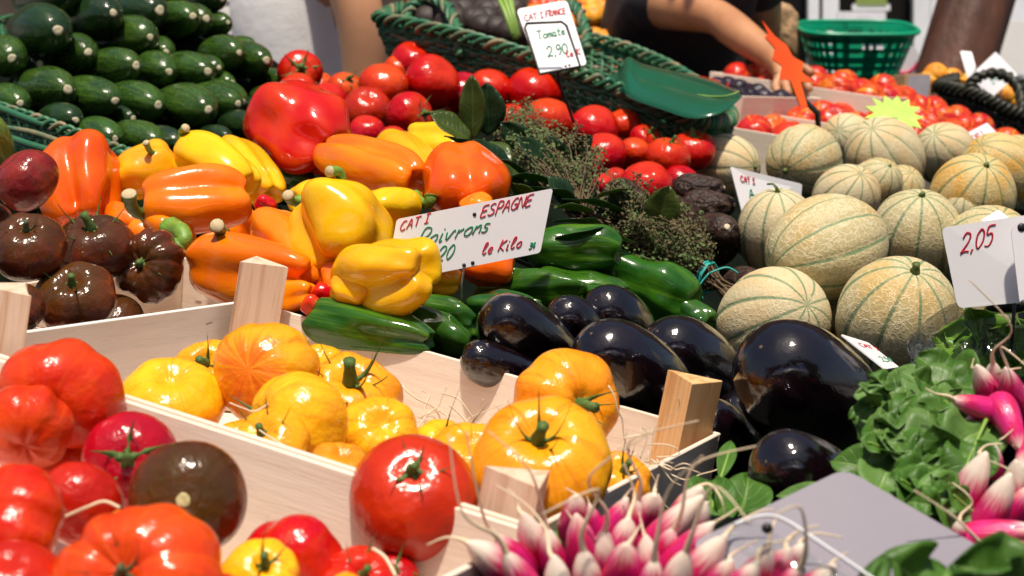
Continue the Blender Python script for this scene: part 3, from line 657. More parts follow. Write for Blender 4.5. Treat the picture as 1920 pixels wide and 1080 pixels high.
# ---------------------------------------------------------------- courgettes
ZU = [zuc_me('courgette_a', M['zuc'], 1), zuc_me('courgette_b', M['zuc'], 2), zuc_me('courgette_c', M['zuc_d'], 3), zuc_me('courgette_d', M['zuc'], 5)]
ZS = scar_me('blossom_scar', M['scar'], .105, .02)
ZUCS = [  # scar x, y, width, extra depth, ax, ay, kind, label
 (108.7,57,92,-.05,.62,.12,2,'large blackish courgette with speckles at the upper left edge'),
 (213,24,82,0,.62,.10,2,'dark bluish courgette in the top row, left of centre'),
 (300,19,78,.04,.62,.10,2,'dark courgette in the top row right of the bluish one'),
 (22,109,70,0,.45,.12,0,'green courgette cut off by the left edge in the third row'),
 (165.5,98,76,.02,.60,.10,0,'mid green courgette below the dark bluish one'),
 (282,70,68,.04,.62,.16,3,'courgette with a tan scarred patch on its end'),
 (312,98,54,.10,.45,.16,0,'small courgette tucked right of the scarred one'),
 (255.6,122.5,66,0,.66,.08,1,'long green courgette above the two middle ones'),
 (317,134.6,60,.04,.58,.10,3,'courgette with a yellowish side patch'),
 (127.5,168,80,-.03,.62,.16,0,'plump courgette in the fourth row at left'),
 (38,194,58,-.02,.55,.14,0,'courgette above the wicker rim at the left edge'),
 (216.5,189,70,-.02,.62,.16,1,'courgette in the middle row, second from the plump left one'),
 (297,197,72,-.01,.58,.10,0,'courgette in the middle row with a brownish tip'),
 (142,225,62,-.05,.62,.14,2,'dark courgette directly above the wicker strands'),
 (391,206,80,-.04,.60,.16,1,'broad green courgette right of the brown-tipped one'),
 (447,195,64,.02,.62,.14,0,'courgette right of the broad green one, front of a pair'),
 (456,191,60,.08,.62,.14,0,'courgette behind its twin at the right of the middle row'),
 (216,260,62,-.08,.60,.16,0,'courgette in the bottom row behind the orange pepper'),
 (298,267,62,-.08,.60,.12,1,'courgette in the bottom row behind a yellow pepper stem'),
 (390,134.5,62,.02,.66,.10,0,'courgette with bluish sheen right of the yellowish one'),
 (411,127,54,.08,.66,.10,3,'courgette with a long pale streak behind the bluish one'),
 (449,98.5,62,.06,.66,.10,0,'smooth courgette in the upper right of the pile'),
 (362,30,68,.08,.62,.10,3,'courgette with a pale brown end in the top right row'),
 (387,35,58,.14,.62,.10,0,'courgette just behind the one with the pale brown end'),
 (428,42,42,.2,.66,.10,0,'small courgette near the top right corner of the pile'),
 (473,83,34,.2,.66,.10,0,'smallest courgette at the right edge of the upper pile'),
 (500,113,62,.08,.66,.12,0,'dark courgette at the right shoulder of the pile'),
 (436,155,44,.1,.66,.12,1,'courgette wedged between two rows at right'),
 (533,151,38,.16,.66,.12,0,'courgette touching the leftmost red tomato'),
 (548,182,44,.06,.66,.12,0,'courgette lying right under the end of the pile by the red pepper'),
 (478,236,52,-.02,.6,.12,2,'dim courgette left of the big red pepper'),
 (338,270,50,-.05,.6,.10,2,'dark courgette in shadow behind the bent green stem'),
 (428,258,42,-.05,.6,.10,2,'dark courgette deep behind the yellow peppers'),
 (140,-12,78,.0,.62,.12,2,'dark courgette at the top edge, left'),
 (417,-2,48,.16,.62,.2,2,'grey-sheened courgette at the top edge, right'),
 (262,-28,70,.06,.62,.10,0,'courgette above the top row, half out of frame'),
 (345,-22,60,.12,.62,.10,0,'courgette at the top edge behind the others'),
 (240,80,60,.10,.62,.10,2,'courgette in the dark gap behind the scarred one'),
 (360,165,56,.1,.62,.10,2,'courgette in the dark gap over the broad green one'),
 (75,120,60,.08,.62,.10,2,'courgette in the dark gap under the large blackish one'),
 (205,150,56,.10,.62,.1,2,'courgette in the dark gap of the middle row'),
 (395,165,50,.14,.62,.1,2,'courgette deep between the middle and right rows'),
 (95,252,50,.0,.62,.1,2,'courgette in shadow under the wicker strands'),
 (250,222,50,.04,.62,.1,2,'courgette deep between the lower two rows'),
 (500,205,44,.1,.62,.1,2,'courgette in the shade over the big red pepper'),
]
for i, (x, y, wd, dd, ax, ay, k, lab) in enumerate(ZUCS):
    d = 1.95 + .0010 * (290 - y) + .00045 * x + dd; D = px(wd * R.uniform(1.08, 1.18), d); z = A3(ax + R.uniform(-.08, .08), ay + R.uniform(-.06, .06)); Ln = D * R.uniform(2.2, 2.9)
    c = P(x, y, d) - z * (Ln * .5)
    o = put('courgette', lab, 'courgette', 'courgettes piled at the upper left', ZU[k], c, z, D, Ln, i * 1.3, D * .5)
    BODIES.append((c - z * (Ln * .25), D * .5)); BODIES.append((c + z * (Ln * .25), D * .45))
    sub('blossom_scar', ZS, o, Matrix.Translation((0, 0, .497)) @ Matrix.Diagonal((R.uniform(.75, 1.1), R.uniform(.75, 1.1), .45, 1)))

# ---------------------------------------------------------------- peppers
def stem_me(pts, r0, r1, m, cut=True):
    mb = MB(); pp = spline(pts, 6); n = len(pp); r0 *= .8; r1 *= .72; rr = [r0 * (1.5 if i == 0 else 1.15 if i == 1 else 1.0) * (1 - i / n) + r1 * (i / n) * (1.2 if i > n - 3 else 1) for i in range(n)]
    mb.tube(pp, rr, 10); return mb.me('stem', m)
def pepper(lab, mat, p1, p2, wd, seed, nl=3, stem=None, group='sweet peppers in the middle heap', squash=1.0, roll=0, label_stem=None, stemm='stem', d3=None, **kw):
    "p1 = stem end, p2 = tip: (x, y, d)"
    a, b = P(*p1), P(*p2); c = (a + b) / 2; z = (a - b).normalized(); Ln = (a - b).length; D = px(wd * (1.13 if 'green' not in group else 1.12), (p1[2] + p2[2]) / 2)
    me = pepper_me('bell_pepper', M[mat], seed, nl, **kw)
    o = link('sweet_pepper', me, None, Matrix.Translation(c) @ orient(z, roll) @ Matrix.Diagonal((D, D * squash, Ln, 1)))
    tag(o, lab, 'pepper', group); BODIES.append((c, min(D, Ln) * .48))
    if Ln > 1.3 * D: BODIES.append((c + z * Ln * .25, D * .45)); BODIES.append((c - z * Ln * .25, D * .4))
    if stem:
        pts = [P(*q) for q in stem[0]]; iv = o.matrix_world.copy().inverted()
        me = stem_me(pts, stem[1], stem[2], M[stemm]); me.transform(o.matrix_world.inverted() if 0 else (Matrix.Translation(c) @ orient(z, roll) @ Matrix.Diagonal((D, D * squash, Ln, 1))).inverted())
        s = sub('stem', me, o)
        if len(stem) > 3:
            e = pts[-1]; dr = (pts[-1] - pts[-2]).normalized(); mb = MB(); r = stem[2] * .80
            mb.tube([e - dr * .0004, e + dr * .0012], [r, r * .9], 12); cm = mb.me('cut_end', M['cut'])
            cm.transform((Matrix.Translation(c) @ orient(z, roll) @ Matrix.Diagonal((D, D * squash, Ln, 1))).inverted()); sub('cut_end', cm, s)
    return o
pepper('upright orange pepper with two shoulders, left end of the pepper heap', 'pep_ora', (150,268,1.72), (158,425,1.66), 148, 2, 3, taper=.05, amp=.30, roll=.9, wobble=.12)
pepper('yellow pepper between the upright orange and the lying orange one, long thin stem', 'pep_amb', (330,300,1.75), (212,345,1.72), 104, 4, 3, stem=([(328,303,1.74),(300,292,1.72),(282,284,1.71),(274,268,1.70)], .0035, .0048, 1))
pepper('smooth orange pepper lying sideways, thick dark cut stem at its left', 'pep_ora', (262,385,1.56), (472,368,1.58), 128, 6, 3, stem=([(272,402,1.55),(256,398,1.54),(246,385,1.53),(242,364,1.52)], .007, .0095, 1), stemm='stem_d', taper=.08, amp=.24, wobble=.10, roll=.5)
pepper('yellow pepper with broad white gloss behind the lying orange one', 'pep_yel', (345,278,1.74), (470,352,1.68), 108, 8, 3, stem=([(352,278,1.73),(342,262,1.72),(340,250,1.72),(348,240,1.71)], .004, .006, 1), wobble=.1)
pepper('long amber pepper slanting down beside the big red one', 'pep_amb', (425,272,1.80), (515,372,1.72), 88, 10, 3, taper=.1, wobble=.08)
pepper('big lumpy red pepper below the courgettes', 'pep_red', (490,200,1.84), (632,285,1.78), 150, 12, 4, amp=.20, wobble=.30, taper=.05, sq=.7, roll=.3)
pepper('orange pepper lying in front of the tomatoes, green stem at lower right', 'pep_ora2', (790,348,1.64), (600,286,1.76), 112, 15, 3, stem=([(778,368,1.62),(795,382,1.60),(806,378,1.59),(808,366,1.59)], .006, .0085), amp=.26, wobble=.10)
pepper('yellow pepper peeping out behind the lying orange one', 'pep_yel', (722,268,1.86), (812,330,1.78), 90, 18, 3, wobble=.1)
pepper('pale yellow pepper under the bay leaves', 'pep_yel', (875,280,1.84), (765,262,1.88), 84, 20, 3, amp=.24, wobble=.2)
pepper('orange pepper standing behind the pepper price card', 'pep_ora', (862,305,1.68), (885,402,1.60), 148, 22, 3, amp=.26, taper=.0, roll=1.2, wobble=.12)
pepper('bright yellow pepper standing upright with hooked green stem', 'pep_yel', (640,376,1.50), (640,506,1.45), 196, 24, 3, stem=([(641,392,1.49),(640,365,1.475),(641,340,1.47),(634,322,1.465),(618,322,1.455)], .0055, .0070, 1), amp=.24, taper=.22, dim=.14, wobble=.14, roll=.25, sq=.6)
pepper('yellow pepper behind the upright one, stubby stem at its left', 'pep_yel', (548,378,1.60), (632,364,1.64), 70, 26, 3, stem=([(560,378,1.59),(546,376,1.58),(540,366,1.57)], .006, .0075, 1), wobble=.1)
pepper('yellow pepper right of the upright one, beside the price card', 'pep_yel', (680,392,1.58), (792,396,1.60), 92, 28, 3, wobble=.12, amp=.26)
pepper('yellow lumpy pepper in front of the price card', 'pep_yel', (648,536,1.42), (804,502,1.36), 138, 31, 3, amp=.34, wobble=.22, taper=-.05, roll=2.0, sq=.6)
pepper('slender orange pepper curving down between the yellow ones', 'pep_ora2', (496,410,1.54), (594,530,1.46), 112, 33, 3, taper=.25, wobble=.12)
pepper('long light orange pepper lying behind the wooden post', 'pep_ora2', (356,492,1.50), (596,520,1.44), 134, 35, 3, amp=.3, wobble=.14, stem=([(420,440,1.50),(412,432,1.47),(407,423,1.455)], .006, .0085, 1), stemm='stem_d')
pepper('orange pepper with fat striped stem right of the brown tomatoes', 'pep_ora2', (330,436,1.53), (300,420,1.62), 100, 37, 4, stem=([(322,432,1.525),(338,432,1.50),(346,448,1.49),(340,458,1.49)], .011, .010), wobble=.1)
pepper('orange pepper mostly hidden behind the brown tomatoes', 'pep_ora', (205,405,1.68), (270,425,1.66), 70, 39, 3)
pepper('orange pepper with its lower half under the price card', 'pep_ora', (968,505,1.50), (862,492,1.50), 84, 41, 3, wobble=.1)
pepper('small yellow pepper behind the lower edge of the price card', 'pep_amb', (790,515,1.46), (866,530,1.46), 70, 43, 3)
pepper('orange pepper just above the price card', 'pep_ora2', (930,390,1.58), (862,402,1.58), 70, 45, 3)
pepper('small orange pepper low between the yellow ones', 'pep_ora', (620,500,1.46), (645,560,1.44), 66, 47, 3)
pepper('lower lobe of a yellow pepper under the lumpy one', 'pep_amb', (640,520,1.40), (690,570,1.38), 80, 49, 3)
pepper('orange pepper under the long light orange one', 'pep_ora2', (500,560,1.44), (590,548,1.42), 66, 50, 3)
for i, (x, y, wd, d) in enumerate([(495,382,34,1.62),(600,552,50,1.43),(632,562,44,1.41),(582,572,40,1.40)]):
    pepper(['small red pepper glimpsed left of the upright yellow one','red pepper low beside the wooden board','red pepper low under the yellow lumpy one','red pepper touching the first green pepper'][i], 'pep_red', (x-14,y-8,d), (x+22,y+12,d), wd, 60+i, 3, wobble=.1)
# fillers of the middle heap that show as coloured gaps
for i, (x1, y1, x2, y2, wd, d, m) in enumerate([(420,400,480,440,80,1.66,'pep_ora'),(520,330,590,350,70,1.82,'pep_grn2'),(700,470,760,500,80,1.56,'pep_ora'),(240,440,330,470,80,1.66,'pep_ora2'),(560,470,640,500,90,1.56,'pep_ora')]):
    pepper(['orange pepper deep behind the lying orange one','dark green pepper under the big red one','orange pepper behind the upright yellow one','orange pepper behind the ribbed brown tomato','orange pepper under the upright yellow one'][i], m, (x1, y1, d), (x2, y2, d), wd, 70 + i, 3)
GG = 'green peppers between the price card and the aubergines'
def gp(lab, m, a, b, wd, s, **k):
    k['amp'] = k.get('amp', .22) * .8; k['wobble'] = .34; k['sq'] = .5; k['wid'] = .6; return pepper(lab, m, a, b, wd, s, 3 + s % 4 // 3, group=GG, **k)
gp('big blocky green pepper, uppermost of the green ones', 'pep_grn', (985,462,1.58), (1166,475,1.56), 86, 81, taper=.05, wobble=.12, amp=.2)
gp('long green pepper pressed against the pale crate board', 'pep_grn', (588,588,1.40), (826,645,1.36), 92, 83, taper=.35, bend=.2, wobble=.2, amp=.25)
gp('green pepper right behind the one at the crate board', 'pep_grn', (750,572,1.46), (900,612,1.42), 66, 85, taper=.1, wobble=.15)
gp('dark green pepper tucked left of the first aubergine', 'pep_grn2', (765,600,1.42), (885,650,1.40), 78, 87, taper=.2, wobble=.18)
gp('shiny green pepper lying behind the aubergines', 'pep_grn', (885,545,1.52), (1095,548,1.49), 74, 89, taper=.1, wobble=.2, amp=.3)
gp('green pepper left of the bunch of thyme, yellow-green sheen', 'pep_grn', (1005,522,1.56), (1185,552,1.54), 72, 91, taper=.25, wobble=.2)
gp('large green pepper at the right, under the thyme', 'pep_grn', (1140,508,1.62), (1304,570,1.58), 112, 93, taper=.05, wobble=.16, amp=.25)
gp('olive-brown streaked green pepper behind the first aubergine', 'pep_grn2', (880,572,1.46), (1020,578,1.44), 62, 95, taper=.2)
gp('small green pepper end under the blocky one', 'pep_grn', (1070,500,1.6), (1155,508,1.58), 40, 97)
gp('dark green pepper in shade next to the melons', 'pep_grn2', (1260,570,1.60), (1335,610,1.56), 70, 99)
gp('dark green pepper at the foot of the price card', 'pep_grn2', (925,525,1.55), (1010,520,1.55), 44, 101)
gp('pale green long pepper touching the aubergine tops', 'pep_grn', (1090,545,1.53), (1180,562,1.50), 40, 103, taper=.3)
o = link('gourd', lathe_me('gourd', M['lime'], smoothprof([(.5,0),(.48,.2),(.3,.44),(0,.5),(-.3,.42),(-.48,.2),(-.5,0)]), 3), None, Matrix.Translation(P(-14,262,1.7)) @ orient(A3(-.2,-.8)) @ Matrix.Diagonal((px(70,1.7), px(70,1.7), px(110,1.7), 1)))
tag(o, 'pale green streaked gourd cut by the left edge, above the purple tomato', 'gourd')

# ---------------------------------------------------------------- aubergines
EG = [egg_me('aubergine_a', 3, .05), egg_me('aubergine_b', 6, .09), egg_me('aubergine_c', 9, .02)]
ES = scar_me('blossom_scar', M['twig'], .022, .008)
for i, (x, y, wd, d, ax, ay, k, lr, lab) in enumerate([
 (965,618,140,1.37,-.60,-.48,0,2.1,'aubergine at the left of the front row, behind the pale crate board'),
 (912,680,92,1.34,-.80,-.25,1,2.0,'aubergine lowest behind the crate board, brownish sheen'),
 (1072,602,100,1.44,-.55,-.45,2,2.0,'small aubergine squeezed behind the gap of the front two'),
 (1148,592,116,1.47,-.50,-.45,0,1.9,'aubergine in the back row under the green peppers'),
 (1160,680,170,1.31,-.56,-.58,1,2.3,'long aubergine in the middle with blue sky sheen'),
 (1278,668,158,1.40,-.56,-.54,0,2.2,'aubergine with a rough scar patch, right of the middle one'),
 (1496,716,240,1.24,-.60,-.50,2,2.0,'largest aubergine, right in front of the melons'),
 (1495,888,172,1.09,-.70,-.30,1,1.7,'aubergine low in front beside the radish leaves, many lamp glints'),
 (1340,810,130,1.30,-.5,-.5,0,2.0,'aubergine in deep shadow behind the right crate post'),
 (1400,800,140,1.38,-.4,-.4,2,1.9,'aubergine in deep shadow between the two largest')]):
    D = px(wd, d); z = A3(ax, ay); c = P(x, y, d) - z * (D * (lr - 1.15) * .5)
    o = put('aubergine', lab, 'aubergine', 'glossy black aubergines', EG[k], c, z, D, D * lr, i * 1.1, D * .5)
    BODIES.append((c - z * D * lr * .25, D * .45)); sub('blossom_scar', ES, o, Matrix.Translation((0, 0, .494)))

# ---------------------------------------------------------------- melons
ME = [melon_me('melon_a', M['mel'], 2, 1.08), melon_me('melon_b', M['mel_y'], 5, 1.12), melon_me('melon_c', M['mel_s'], 9, 1.15), melon_me('melon_d', M['mel'], 7, 1.2)]
for i, (x, y, wd, d, ax, k, lab) in enumerate([
 (1362,310,118,2.22,(.7,.1),2,'pale melon at the left end of the heap, by the red tomatoes'),
 (1508,302,138,2.2,(-.62,.30),0,'melon in the back row with dark rays meeting at its lower left'),
 (1592,268,108,2.45,(-.5,-.3),2,'smooth melon at the back under the neon yellow card'),
 (1660,298,148,2.25,(-.45,-.62),2,'melon in the middle of the back row with thin green lines'),
 (1772,290,118,2.42,(-.5,-.5),2,'melon at the back, right of the neon yellow card'),
 (1872,322,140,2.22,(-.6,-.6),1,'golden flushed melon at the right edge of the back row'),
 (1822,372,158,2.0,(.1,-.66),1,'melon with orange shoulder and blue-green bands, right side'),
 (1585,372,124,2.03,(.25,-.6),2,'peach-coloured melon behind the two large front ones'),
 (1690,356,90,2.12,(.2,-.6),0,'small melon glimpsed between the back rows'),
 (1640,350,100,2.1,(.3,-.6),3,'melon with crossing green lines in the second row'),
 (1460,440,158,1.86,(-.1,-.88),2,'melon with short curved stalk behind the big netted one'),
 (1552,466,202,1.62,(-.90,.30),3,'big netted melon lying on its side in the centre of the heap'),
 (1715,440,168,1.78,(.0,-.80),0,'melon with dark green bands running from its top'),
 (1806,398,96,1.98,(-.1,-.7),0,'melon partly behind the large grey price card'),
 (1682,598,226,1.52,(.12,-.75),0,'large front melon with a stubby stalk on top'),
 (1450,605,204,1.56,(.4,-.3),2,'smooth peach melon behind the largest aubergine'),
 (1572,580,100,1.66,(.1,-.7),0,'melon glimpsed in the gap between the three front melons'),
 (1492,545,90,1.72,(.1,-.7),1,'orange melon in the shadow under the big netted one'),
 (1905,312,110,2.5,(.1,-.7),1,'golden melon at the right edge behind the back row'),
 (1850,470,170,1.75,(.1,-.7),0,'melon hidden behind the large grey price card'),
 (1840,600,130,1.62,(.1,-.7),0,'melon beside the wrapped lettuce under the grey card')]):
    D = px(wd, d); z = A3(*ax); el = [1.08, 1.12, 1.15, 1.2][k]
    c = P(x, y, d); o = put('melon', lab, 'melon', 'netted melons heaped at the right', ME[k], c, z, D, None, i * 1.9 + (.62 if i == 12 else 0))
    if i in (1, 6, 10, 12, 14, 0, 13, 9):
        mb = MB(); h = {14: .07, 10: .10}.get(i, .025)
        pts = [(0, 0, -.02), (0, 0, h * .5), (.01, .01, h)] if i != 10 else [(0, 0, -.02), (-.01, 0, .05), (-.05, .02, .09), (-.12, .04, .08)]
        mb.tube(pts, [.05, .03, .034] if i != 10 else [.04, .018, .014, .012], 8); sub('stalk', mb.me('stalk', M['stem_d']), o, Matrix.Translation((0, 0, .5 * el - .012)))
        sc_ = 1

# ---------------------------------------------------------------- avocados
av = smoothprof([(.5, 0), (.485, .12), (.4, .26), (.22, .36), (.0, .47), (-.22, .5), (-.4, .38), (-.49, .15), (-.5, 0)])
AV = lathe_me('avocado', M['avo'], av, 4, .05)
ASC = scar_me('stem_scar', M['radt'], .06, .02)
for i, (x, y, wd, d, ax, lr, lab) in enumerate([
 (1346,443,100,1.86,(.15,-.25),1.25,'round dark avocado with its stem end facing the viewer'),
 (1328,388,72,1.96,(.85,-.05),1.5,'avocado lying above the round one'),
 (1308,356,66,2.04,(.9,-.05),1.6,'uppermost avocado behind the others, stem to the right'),
 (1268,408,88,1.92,(-.6,-.55),1.5,'purple-brown avocado left of the round one'),
 (1174,374,76,1.96,(.6,.2),1.3,'single avocado under the lowest red tomatoes'),
 (1290,480,90,1.88,(.2,-.2),1.3,'avocado hidden low behind the thyme'),
 (1400,540,90,1.76,(.2,-.2),1.3,'avocado in the shadow left of the big netted melon')]):
    D = px(wd, d); z = A3(*ax); o = put('avocado', lab, 'avocado', 'dark avocados between herbs and melons', AV, P(x, y, d), z, D, D * lr, i)
    sub('stem_scar', ASC, o, Matrix.Translation((0, 0, .49)))

# ---------------------------------------------------------------- leaves
def leaf_vf(base, d, up, ln, wd, curl=.2, fold=.25, wave=.05, seed=0, nu=10, nv=6, shape=1.0, stalk=0):
    rnd = random.Random(seed); d = Vector(d).normalized(); s = d.cross(up).normalized(); u = s.cross(d).normalized(); vs = []; fs = []
    ph = rnd.uniform(0, 6); tw = rnd.uniform(-.5, .5)
    for i in range(nu + 1):
        t = i / nu; w_ = math.sin(PI * t ** shape) ** .75 * .5 * wd + .0004
        c = Vector(base) + d * (ln * t) + u * (-curl * ln * t * t) + s * (tw * .12 * ln * math.sin(PI * t))
        for j in range(nv + 1):
            q = j / nv * 2 - 1
            z = abs(q) * fold * w_ * 2 + wave * wd * math.sin(ph + t * 9 + q * 2.2) * abs(q) ** 1.3 + .3 * wave * wd * math.sin(ph * 2 + t * 17) 
            vs.append(c + s * (q * w_) + u * z)
    for i in range(nu):
        for j in range(nv):
            a = i * (nv + 1) + j; fs.append((a, a + 1, a + nv + 2, a + nv + 1))
    return vs, fs
def leaf_part(root, base, tip, up, wd, m, name='leaf', th=.0004, **k):
    base, tip = Vector(base), Vector(tip); d = tip - base
    vs, fs = leaf_vf(base, d, up, d.length, wd, **k); mb = MB(); mb.add(vs, fs)
    me = mb.me(name, m); nv_ = k.get('nv', 6); at = me.attributes.new('across', 'FLOAT', 'POINT'); al = me.attributes.new('along', 'FLOAT', 'POINT'); nu_ = k.get('nu', 10)
    at.data.foreach_set('value', [(i % (nv_ + 1)) / nv_ * 2 - 1 for i in range(len(vs))]); al.data.foreach_set('value', [(i // (nv_ + 1)) / nu_ for i in range(len(vs))])
    o = child(name, me, root); md = o.modifiers.new('s', 'SOLIDIFY'); md.thickness = th; return o

# ---------------------------------------------------------------- herb bunches
def bunch(lab, tie, heads, n, rnd, dry=.5, butt=None, string=True, spread=.03, sz=1.0):
    tie = Vector(tie); root = empty('herb_bunch', tie, lab, 'herbs', 'bunches of herbs for stock on the vegetables')
    tw = MB(); lf = MB(); lf2 = MB()
    for i in range(n):
        h = rnd.choice(heads); e = Vector(h[0]) + Vector([rnd.gauss(0, h[1]) for _ in range(3)]) ; e.z += abs(rnd.gauss(0, h[1] * .35))
        st = tie + Vector([rnd.gauss(0, .005) for _ in range(3)]); mid = st.lerp(e, .5) + Vector([rnd.gauss(0, spread * .5) for _ in range(3)]); mid.z += .008
        pp = spline([st, mid, e], 9); tw.tube(pp, [.0009 * (1 - .6 * k / len(pp)) for k in range(len(pp))], 3)
        dryk = rnd.random() < dry; tgt = lf2 if dryk else lf
        for k in range(5, len(pp)):
            for q in range(rnd.randint(3, 6)):
                c = pp[k] + Vector([rnd.gauss(0, .0035) for _ in range(3)]); dv = Vector([rnd.gauss(0, 1) for _ in range(3)]).normalized(); s2 = dv.orthogonal().normalized()
                l_ = rnd.uniform(.0028, .0062) * sz; w2 = l_ * .3
                tgt.add([c, c + dv * l_ * .5 + s2 * w2, c + dv * l_, c + dv * l_ * .5 - s2 * w2], [(0, 1, 2, 3)])
                if dryk and k > len(pp) - 6 and rnd.random() < .6:
                    c2 = pp[k] + dv * l_; s3 = dv.cross(s2)
                    tgt.add([c2 + dv * .0018, c2 - dv * .0018, c2 + s2 * .0018, c2 - s2 * .0018, c2 + s3 * .0018, c2 - s3 * .0018], [(0, 2, 4), (0, 4, 3), (0, 3, 5), (0, 5, 2), (1, 4, 2), (1, 3, 4), (1, 5, 3), (1, 2, 5)])
    if butt is not None:
        butt = Vector(butt)
        for i in range(46):
            e = butt + Vector([rnd.gauss(0, .009) for _ in range(3)]); tw.tube(spline([tie + Vector([rnd.gauss(0, .006) for _ in range(3)]), tie.lerp(e, .5), e], 3), .0012, 4)
            for q in range(7):
                c = tie.lerp(e, rnd.random()); dv = Vector([rnd.gauss(0, 1) for _ in range(3)]).normalized(); s2 = dv.orthogonal().normalized(); lf2.add([c, c + dv * .002 + s2 * .001, c + dv * .004, c + dv * .002 - s2 * .001], [(0, 1, 2, 3)])
    child('stems', tw.me('stems', M['twig']), root); child('thyme_leaves', lf.me('thyme_leaves', M['thyme'], False), root); child('dry_thyme', lf2.me('dry_thyme', M['thyme_b'], False), root)
    if string:
        mb = MB(); ax = (Vector(butt) - tie).normalized(); a = ax.orthogonal().normalized(); b = ax.cross(a)
        for q in (-.003, 0, .002): mb.tube([tie + ax * (q + .004 * math.sin(k)) + (a * math.cos(k * .7) + b * math.sin(k * .7)) * .0165 for k in range(10)], .0011, 6)
        kn = tie - FW * .018 + UPV * .004
        mb.tube(spline([kn, kn + RT * .018 + UPV * .006, kn + RT * .030 - UPV * .0], 5), .001, 5); mb.tube(spline([kn, kn - RT * .010 - UPV * .014, kn - RT * .006 - UPV * .026], 5), .001, 5)
        child('string', mb.me('string', M['string']), root)
    return root
rn = random.Random(5)
B1 = bunch('bunch of dry flowering thyme tied with teal string, beside the melons', P(1325,520,1.64), [(P(1165,395,1.66), .012), (P(1215,418,1.66), .011), (P(1185,440,1.64), .013), (P(1240,450,1.66), .010), (P(1110,450,1.64), .010)], 200, rn, .5, P(1400,572,1.60), spread=.02)
for i, (x1, y1, x2, y2, d, wd, m, up) in enumerate([(1180,400,1055,365,1.66,.030,'bay_d',UPV),(1225,425,1255,350,1.66,.032,'bay',BK),(1165,402,1150,355,1.68,.022,'bay_d',BK),(1130,420,1035,410,1.62,.03,'bay_d',UPV),(1150,432,1040,440,1.60,.028,'bay_d',UPV),(1120,372,1180,350,1.67,.016,'bay',UPV),(1190,455,1080,420,1.62,.02,'bay',UPV)]):
    leaf_part(B1, P(x1, y1, d - .03), P(x2, y2, d - .05), up, wd * 1.1, M[m], 'bay_leaf', seed=i, fold=.12, wave=.03, curl=.06)
B2 = bunch('bunch of bay leaves and fresh thyme lying over the red tomatoes', P(1090,395,1.66), [(P(965,215,1.96), .012), (P(985,255,1.92), .018), (P(1045,290,1.86), .016), (P(1000,310,1.80), .020), (P(930,260,1.88), .014), (P(1080,330,1.78), .014), (P(1100,290,1.84), .008)], 85, rn, .25, P(1120,430,1.62), False)
for i, (x1, y1, x2, y2, d, wd, m, up) in enumerate([(884,265,884,140,1.85,.026,'bay',BK),(915,255,912,155,1.86,.034,'bay_d',BK),(884,262,810,212,1.83,.032,'bay',BK+UPV),(925,300,835,250,1.80,.03,'bay_d',UPV),(905,270,960,300,1.78,.026,'bay',UPV+BK),(960,345,890,260,1.76,.026,'bay_d',UPV+BK),(1010,350,905,290,1.76,.032,'bay_d',UPV),(1040,345,975,255,1.80,.030,'bay_d',BK+UPV),(1060,330,1030,255,1.84,.028,'bay_d',BK+UPV*.4),(1050,350,955,325,1.72,.03,'bay_d',UPV),(985,375,935,305,1.72,.024,'bay',BK+UPV),(1090,385,990,345,1.70,.03,'bay_d',UPV),(1080,400,1030,330,1.70,.028,'bay_d',UPV+BK),(1010,392,965,340,1.68,.022,'bay',UPV),(960,300,880,300,1.8,.026,'bay_d',UPV),(1110,400,1040,385,1.66,.030,'bay',UPV),(1000,300,940,230,1.86,.026,'bay_d',BK),(1070,300,1110,255,1.84,.018,'bay_d',BK)]):
    leaf_part(B2, P(x1, y1, d - .05), P(x2, y2, d - .07), up, wd * 1.15, M[m], 'bay_leaf', seed=20 + i, fold=.14, wave=.04, curl=.05)

# ---------------------------------------------------------------- radishes and their leaves
RM = [radish_me('radish_a', 1), radish_me('radish_b', 4), radish_me('radish_c', 7)]
def radish(root, x, y, wd, d, ax, lr=2.0, root_pts=None, k=0):
    D = px(wd * 1.12, d); lr *= 1.22; z = A3(*ax); c = P(x, y, d) - z * D * lr * .06; mw = Matrix.Translation(c) @ orient(z, k) @ Matrix.Diagonal((D, D, D * lr, 1))
    o = bpy.data.objects.new('radish', RM[k % 3]); col.objects.link(o); o.parent = root; o.matrix_local = Matrix.Translation(-Vector(root.location)) @ mw
    tip = c + z * D * lr * .47
    if root_pts: pts = [tip - z * .002] + [P(*q) for q in root_pts]
    else:
        rr = random.Random(k * 7 + int(x)); pts = [tip - z * .002, tip + z * .012, tip + z * .03 + A3(rr.uniform(-1, 1), rr.uniform(-1, 0), .2) * .012, tip + z * .045 + A3(rr.uniform(-1, 1), rr.uniform(-1, .5), .2) * .03]
    pp = spline(pts, 6); mb = MB(); mb.tube(pp, [D * .10 * (1 - i / len(pp)) ** 2.2 + .00045 for i in range(len(pp))], 6)
    me = mb.me('root', M['radt']); me.transform(mw.inverted()); sub('root', me, o); BODIES.append((c, D * .5)); return o
RB = empty('radish_bunch', P(1200,1090,.86), 'bunch of pink radishes with white tips and long roots pointing up, bottom centre', 'radishes', 'bunches of radishes')
